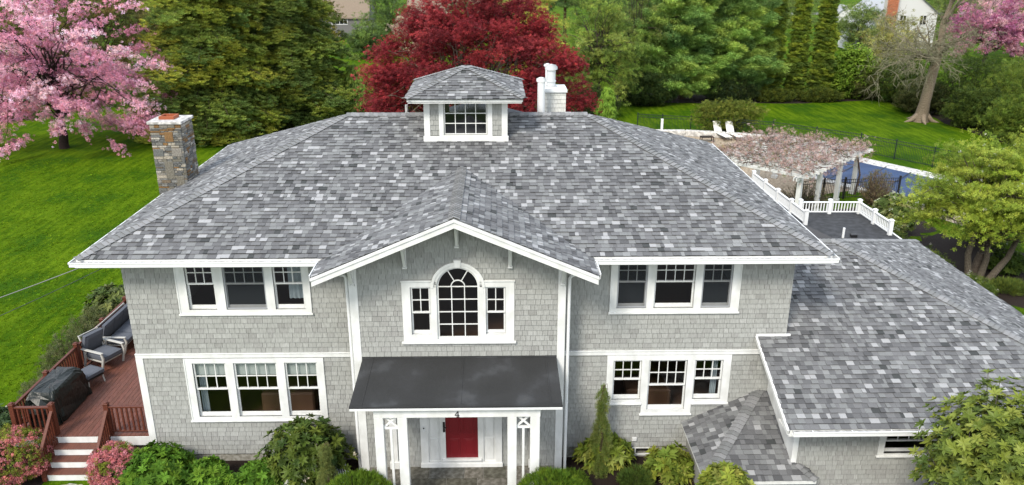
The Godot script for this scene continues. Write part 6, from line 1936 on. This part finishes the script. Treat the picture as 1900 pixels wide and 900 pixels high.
	bush("rhododendron", "dark shrub with white flowers at the front corner of the deck", Vector3(-14.75, 0, -0.5), {"seed": 425, "radii": Vector3(0.72, 1.45, 0.9), "count": 420, "clump": 0.24, "kind": "rosette", "material": M.glossy_leaf, "cols": [Color(0.05, 0.085, 0.03), Color(0.075, 0.11, 0.04)], "specks": 60, "speck_size": 0.2, "speck_col": Color(0.75, 0.73, 0.70)})
	# azaleas by the steps
	var az := [Color(0.17, 0.20, 0.030), Color(0.13, 0.165, 0.025), Color(0.50, 0.13, 0.18), Color(0.56, 0.17, 0.22)]
	bush("azalea", "big azalea in pink bloom below the deck corner post", Vector3(-13.62, 0, 0.75), {"seed": 431, "gain": 1.25, "radii": Vector3(1.05, 1.55, 0.95), "count": 2100, "clump": 0.13, "kind": "petal", "material": M.petal, "cols": [Color(0.17, 0.20, 0.030), Color(0.13, 0.17, 0.03), Color(0.20, 0.21, 0.04), Color(0.42, 0.14, 0.15), Color(0.52, 0.20, 0.20)], "ragged": 0.2, "hollow": 0.12})
	bush("azalea", "small round azalea in pink bloom between deck steps and house corner", Vector3(-10.62, 0, 0.95), {"seed": 432, "gain": 1.25, "radii": Vector3(0.72, 1.18, 0.70), "count": 1500, "clump": 0.12, "kind": "petal", "material": M.petal, "cols": [Color(0.17, 0.20, 0.03), Color(0.40, 0.14, 0.15), Color(0.54, 0.22, 0.23), Color(0.46, 0.17, 0.18)], "ragged": 0.15, "hollow": 0.1})
	# foundation bed, left of the porch
	var fresh := [Color(0.085, 0.175, 0.016), Color(0.060, 0.130, 0.014), Color(0.115, 0.215, 0.022)]
	for q in [[-9.45, 1.0, 1.0, 1.05, 441, 900, "broad fresh green shrub at the house corner below the triple window"], [-7.95, 1.2, 0.52, 0.85, 442, 380, "small fresh green shrub in front of the bare foundation"], [-7.2, 1.6, 0.36, 0.62, 443, 200, "smallest fresh green shrub at the front edge of the mulch"], [-6.5, 1.4, 0.55, 0.92, 444, 420, "fresh green shrub against the white-flowered rhododendron"]]:
		bush("green_shrub", q[6], Vector3(q[0], 0, q[1]), {"seed": q[4], "radii": Vector3(q[2], q[3], q[2] * 0.85), "count": q[5], "clump": 0.19, "kind": "rosette", "cols": fresh, "ragged": 0.35, "lump": 1.6, "hollow": 0.25}, "fresh green shrubs in the front bed")
	bush("rhododendron", "large rhododendron with scattered white flowers left of the porch", Vector3(-5.35, 0, 0.95), {"seed": 451, "radii": Vector3(1.15, 1.85, 0.8), "count": 800, "clump": 0.21, "kind": "rosette", "material": M.glossy_leaf, "cols": [Color(0.060, 0.090, 0.015), Color(0.040, 0.066, 0.014), Color(0.085, 0.115, 0.020)], "ragged": 0.5, "lump": 1.5, "hollow": 0.3, "specks": 34, "speck_size": 0.20, "speck_col": Color(0.78, 0.76, 0.66), "stem_every": 14})
	weeping("weeping_spruce", "slim small weeping spruce in front of the white-flowered rhododendron", Vector3(-4.6, 0, 1.75), 1.75, 0.36, 461, [Color(0.14, 0.165, 0.05), Color(0.11, 0.135, 0.04)])
	for q in [[-3.5, 3.35, 471, "clipped boxwood dome left of the porch columns"], [1.3, 3.35, 472, "clipped boxwood dome right of the porch columns"]]:
		bush("boxwood", q[3], Vector3(q[0], 0, q[1]), {"seed": q[2], "radii": Vector3(0.95, 1.78, 0.9), "count": 3000, "clump": 0.12, "kind": "tuft", "cols": [Color(0.100, 0.170, 0.016), Color(0.075, 0.135, 0.014), Color(0.13, 0.20, 0.02)], "ragged": 0.08, "hollow": 0.1, "mid": 0.5}, "boxwood domes flanking the porch")
	weeping("weeping_spruce", "tall narrow weeping spruce against the wall right of the porch", Vector3(2.85, 0, 0.75), 2.85, 0.42, 462, [Color(0.115, 0.150, 0.032), Color(0.085, 0.120, 0.026), Color(0.15, 0.175, 0.05)])
	var pale := [Color(0.20, 0.24, 0.035), Color(0.13, 0.175, 0.025), Color(0.26, 0.28, 0.06)]
	bush("rhododendron", "light green long-leaved shrub growing behind the tall weeping spruce", Vector3(3.0, 0, 0.42), {"seed": 473, "radii": Vector3(0.75, 0.95, 0.38), "count": 130, "clump": 0.30, "kind": "rosette", "cols": pale, "hollow": 0.3})
	bush("rhododendron", "light green long-leaved shrub right of the basement window", Vector3(4.78, 0, 0.95), {"seed": 474, "radii": Vector3(0.62, 0.9, 0.55), "count": 150, "clump": 0.28, "kind": "rosette", "cols": pale, "hollow": 0.3})
	bush("heather", "low dark fine-leaved shrub below the basement window", Vector3(3.75, 0, 1.45), {"seed": 475, "radii": Vector3(0.45, 0.55, 0.4), "count": 600, "clump": 0.12, "kind": "tuft", "cols": [Color(0.065, 0.105, 0.02), Color(0.09, 0.13, 0.025)]})
	bush("green_shrub", "low bright green shrub beside the tall weeping spruce foot", Vector3(1.95, 0, 1.6), {"seed": 476, "radii": Vector3(0.5, 0.6, 0.45), "count": 700, "clump": 0.11, "kind": "tuft", "cols": [Color(0.09, 0.15, 0.016), Color(0.07, 0.12, 0.014)]})
	bush("rhododendron", "light green shrub with a white flower in front of the cellar roof", Vector3(5.6, 0, 3.45), {"seed": 477, "radii": Vector3(0.64, 2.12, 0.55), "count": 420, "clump": 0.24, "kind": "rosette", "cols": pale, "mid": 0.6, "specks": 4, "speck_size": 0.2, "speck_col": Color(0.8, 0.8, 0.72)})
	# the big magnolia-like shrub at the corner of the wing: its nearest leaf whorls are single nodes
	var t := thing("magnolia", "big broad-leaved glossy evergreen shrub in front of the side wing gutter", "shrub", Vector3(11.75, 0, 4.45))
	var gl := [Color(0.150, 0.185, 0.030), Color(0.105, 0.140, 0.024), Color(0.195, 0.225, 0.045), Color(0.070, 0.100, 0.020)]
	R.seed = 481
	var lumps := FastNoiseLite.new(); lumps.seed = 8; lumps.frequency = 1.3
	var list := []
	for i in 2600:
		var d := Vector3(R.randfn(0, 1), R.randfn(0, 1), R.randfn(0, 1)).normalized()
		var k := pow(R.randf(), 0.3) * (1 + 0.5 * lumps.get_noise_3dv(d * 2.4))
		var p := Vector3(d.x * 1.9, 2.75 + d.y * 2.0, d.z * 1.35) * Vector3(k, 1, k) + Vector3(0, d.y * 2.0 * (k - 1), 0)
		if p.y < 0.2: continue
		var up := (Vector3(d.x, d.y * 0.5 + 0.8, d.z) + Vector3(R.randfn(0, 0.3), 0, R.randfn(0, 0.3))).normalized()
		var x := up.cross(Vector3(sin(i * 2.4), 0.1, cos(i * 2.4))).normalized()
		var s := 0.19 * R.randf_range(0.75, 1.25)
		list.append([(p + t.position).distance_to(EYE), Transform3D(Basis(x, up, x.cross(up)).scaled(Vector3(s, s, s)), p), R.randi() % 4])
	list.sort_custom(func(a, b): return a[0] < b[0])
	var whorls := []
	for k in 4:
		var src := clump("rosette")
		var arr := src.surface_get_arrays(0)
		var cc := PackedColorArray()
		cc.resize(arr[Mesh.ARRAY_VERTEX].size())
		cc.fill(gl[k])
		arr[Mesh.ARRAY_COLOR] = cc
		var am := ArrayMesh.new()
		am.add_surface_from_arrays(Mesh.PRIMITIVE_TRIANGLES, arr)
		whorls.append(am)
	var rest := Pts.new()
	for i in list.size():
		if i < 290:
			var o := mi("leaf_whorl", whorls[list[i][2]], M.glossy_leaf, t)
			o.transform = list[i][1]
		else:
			rest.add(list[i][1].origin, list[i][1].basis, R, gl[list[i][2]], 0.12)
	var fo := rest.plant("foliage", clump("rosette"), M.glossy_leaf, t)
	fo.set_meta("kind", "stuff")
	var wd := Buf.new()
	wd.col = Color(0.26, 0.24, 0.21)
	for i in 70:
		var e: Vector3 = list[R.randi() % list.size()][1].origin
		wd.tube(curve(Vector3(e.x * 0.1, -0.1, e.z * 0.1), e, 0.1, 6, 0.08), taper(7, 0.045, 0.008), 5, false)
	mi("stems", wd, M.bark, t)

func weeping(called: String, label: String, at: Vector3, h: float, r: float, s: int, cols: Array) -> void:
	var t := thing(called, label, "tree", at)
	R.seed = s
	var wood := Buf.new()
	wood.col = Color(0.13, 0.09, 0.06)
	wood.tube([Vector3(0, -0.1, 0), Vector3(0.03, h * 0.4, 0), Vector3(-0.04, h * 0.8, 0.0), Vector3(0.02, h * 1.0, 0.02)], [0.05, 0.04, 0.025, 0.012], 7)
	wood.tube([Vector3(0.02, h * 0.98, 0.02), Vector3(0.10, h * 1.02, 0.02), Vector3(0.13, h * 0.95, 0.03)], [0.012, 0.009, 0.005], 5, false)
	var pts := Pts.new()
	pts.gain = 1.5
	var n := int(240 * h * maxf(r, 0.4))
	for i in n:
		var k := pow(R.randf(), 0.8)
		var y := h * (1.0 - k * 0.97)
		var rr := r * (0.22 + 0.78 * pow(k, 0.8)) * (0.72 + 0.30 * sin(k * 12.0 + 1.0)) * R.randf_range(0.35, 1.0)
		var a := R.randf() * TAU
		var p := Vector3(cos(a) * rr, y, sin(a) * rr)
		var d := Vector3(cos(a) * 0.35, -1.0, sin(a) * 0.35).normalized()
		var col: Color = cols[R.randi() % cols.size()]
		for q in 5:
			var m := p + d * q * 0.055 + Vector3(R.randfn(0, 0.01), 0, R.randfn(0, 0.01))
			if m.y < 0.03: continue
			var sc := 0.10 * R.randf_range(0.8, 1.2)
			var x := d.cross(Vector3(sin(a), 0, -cos(a))).normalized()
			pts.add(m, Basis(x, -d, x.cross(-d)).rotated(d, R.randf() * TAU).scaled(Vector3(sc, sc, sc)), R, col, 0.15)
	mi("trunk", wood, M.bark, t)
	pts.plant("crown", clump("needle"), M.needle, t)

# ---------------------------------------------------------------- neighbours
func far_window(parent: Node, lo: Vector3, hi: Vector3, cols := 2, rows := 2) -> void:
	var b := Buf.new()
	var z := hi.z
	plate(b, lo.x, hi.x, lo.y, hi.y, [[lo.x + 0.12, hi.x - 0.12, lo.y + 0.12, hi.y - 0.12]], z - 0.02, z + 0.05)
	for i in range(1, cols):
		var x := lerpf(lo.x, hi.x, float(i) / cols)
		b.box(Vector3(x - 0.04, lo.y, z - 0.01), Vector3(x + 0.04, hi.y, z + 0.045))
	for i in range(1, rows):
		var y := lerpf(lo.y, hi.y, float(i) / rows)
		b.box(Vector3(lo.x, y - 0.03, z - 0.01), Vector3(hi.x, y + 0.03, z + 0.04))
	var w := mi("window", b, M.far_paint, parent)
	b = Buf.new()
	b.quad(Vector3(lo.x, lo.y, z + 0.012), Vector3(hi.x, lo.y, z + 0.012), Vector3(hi.x, hi.y, z + 0.012), Vector3(lo.x, hi.y, z + 0.012))
	mi("pane", b, M.dark_glass, w)
func gabled(h: Node, x0: float, x1: float, z0: float, z1: float, ye: float, yr: float, wall: Material, roof: Material, along_x := true) -> void:
	var b := Buf.new()
	b.box(Vector3(x0, 0, z1), Vector3(x1, ye, z0))
	if along_x:
		for x in [[x0, x0 + 0.2], [x1 - 0.2, x1]]:
			b.quad_out(Vector3(x[0], ye, z0), Vector3(x[0], ye, z1), Vector3(x[0], yr, (z0 + z1) * 0.5), Vector3(x[0], ye, z0), Vector3.LEFT)
			b.quad_out(Vector3(x[1], ye, z0), Vector3(x[1], ye, z1), Vector3(x[1], yr, (z0 + z1) * 0.5), Vector3(x[1], ye, z0), Vector3.RIGHT)
	else:
		b.prism([Vector2(x0, ye), Vector2(x1, ye), Vector2((x0 + x1) * 0.5, yr)], z1, z0)
	mi("wall", b, wall, h)
	b = Buf.new()
	var o := 0.35
	if along_x:
		var m := (z0 + z1) * 0.5
		for s in [[z0 + o, 1.0], [z1 - o, -1.0]]:
			var dy := -o * (yr - ye) / absf(z0 - m)
			b.quad_out(Vector3(x0 - o, ye + dy, s[0]), Vector3(x1 + o, ye + dy, s[0]), Vector3(x1 + o, yr + 0.02, m), Vector3(x0 - o, yr + 0.02, m), Vector3.UP)
			b.box(Vector3(x0 - o, ye + dy - 0.2, s[0] - 0.05), Vector3(x1 + o, ye + dy - 0.01, s[0]))
	else:
		var m := (x0 + x1) * 0.5
		for s in [[x0 - o], [x1 + o]]:
			var dy := -o * (yr - ye) / absf(x0 - m)
			b.quad_out(Vector3(s[0], ye + dy, z0 + o), Vector3(s[0], ye + dy, z1 - o), Vector3(m, yr + 0.02, z1 - o), Vector3(m, yr + 0.02, z0 + o), Vector3.UP)
	mi("roof", b, roof, h)
func build_neighbours() -> void:
	var h := thing("stone_house", "grey stone neighbour house with steep tan shingle roof beyond the rear lawn", "house", Vector3(-27.5, 0, -126))
	gabled(h, -4.6, 5.0, 0.0, -10.0, 3.15, 9.4, M.far_wall, M.far_roof)
	far_window(h, Vector3(-1.3, 1.5, 0.0), Vector3(1.55, 3.0, 0.0), 4, 2)
	var b := Buf.new()
	b.box(Vector3(-4.75, 0, -0.1), Vector3(-4.35, 3.1, 0.06))
	mi("corner_board", b, M.far_paint, h)
	b = Buf.new()
	b.box(Vector3(-0.8, 7.0, -4.0), Vector3(1.0, 8.7, -2.3))
	mi("dormer", b, M.far_paint, h)
	h = thing("tan_roof_house", "neighbour house with broad tan roof behind the red maple", "house", Vector3(-9.5, 0, -132))
	gabled(h, -6.5, 9.0, 0.0, -11.0, 3.0, 8.2, M.far_wall, M.far_roof)
	far_window(h, Vector3(-2.0, 1.0, 0.0), Vector3(0.0, 2.4, 0.0), 2, 2)
	h = thing("white_house", "white neighbour house with a tall red brick chimney beyond the bare tree", "house", Vector3(60.0, 0, -102))
	gabled(h, -4.0, 5.0, 0.0, -9.0, 5.2, 8.6, M.far_paint, M.far_slate, false)
	far_window(h, Vector3(1.4, 0.2, 0.0), Vector3(2.6, 2.4, 0.0), 2, 2)
	far_window(h, Vector3(-0.6, 3.4, 0.0), Vector3(0.5, 4.9, 0.0), 2, 2)
	far_window(h, Vector3(2.4, 3.4, 0.0), Vector3(3.5, 4.9, 0.0), 2, 2)
	var c := Buf.new()
	c.col = Color(0.42, 0.40, 0.36)
	c.box(Vector3(-3.2, 0, 0.1), Vector3(-1.45, 9.6, 1.0))
	var ch := mi("brick_chimney", c, M.brick_red, h)
	R.seed = 611
	var shared := []
	for k in 4:
		var m := Buf.new()
		m.col = Color(0.36, 0.125, 0.060) * [0.85, 1.0, 1.1, 1.25][k]
		m.box(Vector3(-0.105, -0.036, 0), Vector3(0.105, 0.036, 0.03))
		shared.append(m)
	# bricks this far off are two pixels at most: one mesh of real bricks
	c = Buf.new()
	var y := 0.05
	var row := 0
	while y < 9.55:
		var x := -3.2 + (0.11 if row % 2 else 0.0) + 0.11
		while x < -1.5:
			c.col = Color(0.36, 0.125, 0.060) * R.randf_range(0.8, 1.25)
			c.box(Vector3(x - 0.105, y - 0.036, 0.98), Vector3(x + 0.105, y + 0.036, 1.02))
			x += 0.22
		y += 0.085
		row += 1
	var br := mi("bricks", c, M.brick_red, ch)
	br.set_meta("kind", "stuff")
	b = Buf.new()
	b.box(Vector3(-8.0, 0, -3.0), Vector3(-4.0, 2.6, 0.5))
	b.quad_out(Vector3(-8.3, 2.65, 0.8), Vector3(-4.0, 2.65, 0.8), Vector3(-4.0, 3.9, -3.0), Vector3(-8.3, 3.9, -3.0), Vector3.UP)
	mi("side_porch", b, M.far_paint, h)
	for k in 3: far_window(h, Vector3(-7.7 + k * 1.2, 1.0, 0.5), Vector3(-6.7 + k * 1.2, 2.3, 0.5), 2, 2)
	h = thing("garden_shed", "small white gabled shed on the far lawn above the bright green shrub", "shed", Vector3(70.3, 0, -147))
	gabled(h, -1.3, 1.3, 0.0, -3.0, 2.2, 3.4, M.far_paint, M.far_slate, false)
	b = Buf.new()
	b.box(Vector3(-0.45, 0.0, 0.0), Vector3(0.45, 1.9, 0.04))
	mi("door", b, M.far_paint, h)

# ---------------------------------------------------------------- ground
func patch(called: String, poly: Array, y: float, material: Material, rough := 0.0) -> MeshInstance3D:
	var pp := PackedVector2Array(poly)
	var b := Buf.new()
	var ix := Geometry2D.triangulate_polygon(pp)
	for i in range(0, ix.size(), 3):
		var q := [pp[ix[i]], pp[ix[i + 1]], pp[ix[i + 2]]]
		var a := Vector3(q[0].x, y, q[0].y)
		var d := Vector3(q[1].x, y, q[1].y)
		var e := Vector3(q[2].x, y, q[2].y)
		b.quad_out(a, d, e, a, Vector3.UP)
	return struct(called, b, material)
func blob(cx: float, cz: float, rx: float, rz: float, s: int, n := 40, wob := 0.12) -> Array:
	var f := FastNoiseLite.new(); f.seed = s; f.frequency = 1.2
	var out := []
	for i in n:
		var a := TAU * i / n
		var k := 1.0 + wob * f.get_noise_2d(cos(a) * 2, sin(a) * 2) * 2.0
		out.append(Vector2(cx + cos(a) * rx * k, cz + sin(a) * rz * k))
	return out
func build_ground() -> void:
	var b := Buf.new()
	b.quad(Vector3(-600, 0, 300), Vector3(600, 0, 300), Vector3(600, 0, -900), Vector3(-600, 0, -900))
	struct("lawn", b, M.lawn)
	# planting beds
	var bed := [Vector2(-15.6, -9.9), Vector2(-13.6, -9.9), Vector2(-13.6, -0.4), Vector2(-12.7, 0.0), Vector2(-12.7, 1.7), Vector2(-15.2, 1.9), Vector2(-15.7, -2), Vector2(-15.4, -5)]
	patch("mulch_bed", bed, 0.004, M.mulch)
	patch("mulch_bed", [Vector2(-11.1, -0.2), Vector2(9.0, -0.2), Vector2(9.0, 2.5), Vector2(17.0, 2.5), Vector2(17.0, 5.6), Vector2(8, 5.2), Vector2(3, 4.6), Vector2(1.2, 4.3), Vector2(-0.05, 3.4), Vector2(-2.0, 3.4), Vector2(-3.6, 4.4), Vector2(-6, 2.9), Vector2(-9, 2.4), Vector2(-11.1, 1.9)], 0.004, M.mulch)
	patch("mulch_bed", blob(22.6, -14.5, 3.6, 4.6, 3), 0.004, M.mulch)
	patch("mulch_bed", blob(20.5, -21.5, 3.0, 2.6, 4), 0.006, M.mulch)
	patch("mulch_bed", blob(43.2, -47.5, 5.0, 14.5, 5), 0.004, M.mulch)
	patch("mulch_bed", blob(23.0, -60.5, 14.0, 3.4, 6), 0.006, M.mulch)
	# stepping stone at the foot of the steps and the walk to the porch
	patch("stepping_stone", blob(-11.85, 1.35, 0.55, 0.34, 7), 0.012, M.concrete)
	patch("front_walk", [Vector2(-1.95, 3.3), Vector2(-0.1, 3.3), Vector2(-0.1, 7.6), Vector2(-1.95, 7.6)], 0.010, M.concrete)
	patch("driveway", [Vector2(-40, 7.5), Vector2(40, 7.5), Vector2(40, 20), Vector2(-40, 20)], 0.006, M.asphalt)
	# pool and terrace
	var u := Vector2(3.25, 4.73).normalized()
	var w := Vector2(-2.76, 2.95).normalized()
	var p := Vector2(24.84, -34.0)
	var a0 := p - u * 4.0
	var a1 := p + u * 9.5
	patch("pool_terrace", [Vector2(12.0, -44.0), Vector2(15.6, -43.2), Vector2(18.3, -42.4), Vector2(21.3, -41.0), Vector2(24.0, -38.6), a0 - w * 1.6, a1 - w * 1.6, a1 + w * 7.6, Vector2(22.0, -27.5), Vector2(17.0, -25.6), Vector2(13.6, -29.0), Vector2(11.5, -36.0)], 0.008, M.paving)
	var cop := Buf.new()
	var flat := func(v: Vector2, y: float) -> Vector3: return Vector3(v.x, y, v.y)
	var q := [a0, a1, a1 + w * 5.6, a0 + w * 5.6]
	var o := [a0 - w * 1.5 - u * 0.6, a1 - w * 1.5 + u * 0.6, a1 + w * 6.3 + u * 0.6, a0 + w * 6.3 - u * 0.6]
	for i in 4:
		var j := (i + 1) % 4
		cop.quad_out(flat.call(q[i], 0.16), flat.call(q[j], 0.16), flat.call(o[j], 0.16), flat.call(o[i], 0.16), Vector3.UP)
		cop.quad_out(flat.call(o[i], 0.0), flat.call(o[j], 0.0), flat.call(o[j], 0.16), flat.call(o[i], 0.16), flat.call(o[i] - q[i], 0.0))
		cop.quad_out(flat.call(q[i], 0.0), flat.call(q[j], 0.0), flat.call(q[j], 0.16), flat.call(q[i], 0.16), flat.call(q[i] - o[i], 0.0))
	struct("pool_coping", cop, M.coping)
	# low white wall along the terrace behind the loungers
	var ww := thing("terrace_wall", "low white wall along the pool terrace under the fence", "wall")
	var fp := [Vector2(12.2, -43.2), Vector2(15.0, -43.1), Vector2(18.0, -42.3), Vector2(21.2, -40.9), Vector2(23.6, -38.9)]
	for i in fp.size() - 1:
		var c := Buf.new()
		c.bar(flat.call(fp[i], 0.22), flat.call(fp[i + 1], 0.22), 0.45, 0.5)
		mi("wall_section", c, M.coping, ww)
	var cv := thing("pool_cover", "blue safety cover stretched over the swimming pool", "pool cover")
	var c := Buf.new()
	var n := 12
	for i in n:
		for j in 6:
			var g := []
			for k in [[i, j], [i + 1, j], [i + 1, j + 1], [i, j + 1]]:
				var v: Vector2 = a0 + u * (13.5 * k[0] / n) + w * (5.6 * k[1] / 6.0)
				g.append(flat.call(v, 0.19 - 0.05 * sin(PI * k[0] / n) * sin(PI * k[1] / 6.0)))
			c.quad_out(g[0], g[1], g[2], g[3], Vector3.UP)
	mi("sheet", c, M.pool_cover, cv)
	for i in range(0, 8):
		c = Buf.new()
		var s := a0 + u * (0.9 + i * 1.75)
		c.bar(flat.call(s - w * 0.35, 0.205), flat.call(s + w * 5.9, 0.205), 0.06, 0.006)
		mi("strap", c, M.black_metal, cv)
	# drive of the stone house
	patch("far_driveway", [Vector2(-46, -122.5), Vector2(-23, -120.0), Vector2(-20, -126.5), Vector2(-46, -127.5)], 0.01, M.asphalt)
	patch("far_road", [Vector2(40, -168), Vector2(140, -168), Vector2(140, -175), Vector2(40, -175)], 0.01, M.asphalt)

func grass() -> void:
	R.seed = 700
	var pts := Pts.new()
	for k in 40000:
		var p := Vector3(R.randf_range(-36, -13.9), 0, 2.0 - 38.0 * pow(R.randf(), 1.3))
		if p.x > -15.9 and p.z > -10: continue
		var c := Color(0.075, 0.148, 0.004) if R.randf() < 0.7 else Color(0.112, 0.182, 0.007)
		var s := R.randf_range(0.06, 0.11)
		pts.add(p, Basis(Vector3.UP, R.randf() * TAU).scaled(Vector3(s * 2.0, s * 0.42, s * 2.0)), R, c, 0.22)
	var o := pts.plant("grass", clump("tuft"), M.grass_blade, self)
	o.set_meta("kind", "stuff")
	o.set_meta("label", "short mown green grass of the lawn beside the house")
	o.set_meta("category", "grass")

func _ready() -> void:
	# camera
	var cam := Camera3D.new()
	cam.name = "camera"
	cam.fov = 33.47
	cam.far = 2000.0
	add_child(cam)
	cam.position = EYE
	cam.rotation_order = EULER_ORDER_YXZ
	cam.rotation = Vector3(-0.34928, -0.018888, 0.000967)
	# overcast sky
	var env := Environment.new()
	env.background_mode = Environment.BG_SKY
	var sky := Sky.new()
	var sm := ProceduralSkyMaterial.new()
	sm.sky_top_color = Color(0.76, 0.81, 0.88)
	sm.sky_horizon_color = Color(0.95, 0.95, 0.95)
	sm.ground_horizon_color = Color(0.60, 0.62, 0.60)
	sm.ground_bottom_color = Color(0.35, 0.36, 0.33)
	sm.sky_curve = 0.25
	sky.sky_material = sm
	env.sky = sky
	env.tonemap_mode = Environment.TONE_MAPPER_LINEAR
	env.background_energy_multiplier = 0.88
	env.tonemap_exposure = 2.65
	env.sdfgi_enabled = true
	env.ssao_enabled = true
	env.ssil_enabled = true
	var we := WorldEnvironment.new()
	we.name = "environment"
	we.environment = env
	add_child(we)
	# soft sun through thin cloud, from the front left
	var sun := DirectionalLight3D.new()
	sun.name = "sun"
	sun.light_energy = 0.5
	sun.light_color = Color(1.0, 0.97, 0.92)
	sun.light_angular_distance = 16.0
	sun.shadow_enabled = true
	add_child(sun)
	sun.look_at_from_position(Vector3(-5.0, 9.5, 8.5), Vector3.ZERO)
	materials()
	build_ground()
	build_house()
	build_neighbours()
	build_deck()
	build_furniture()
	build_garden()
	plant_far()
	plant_near()
	grass()
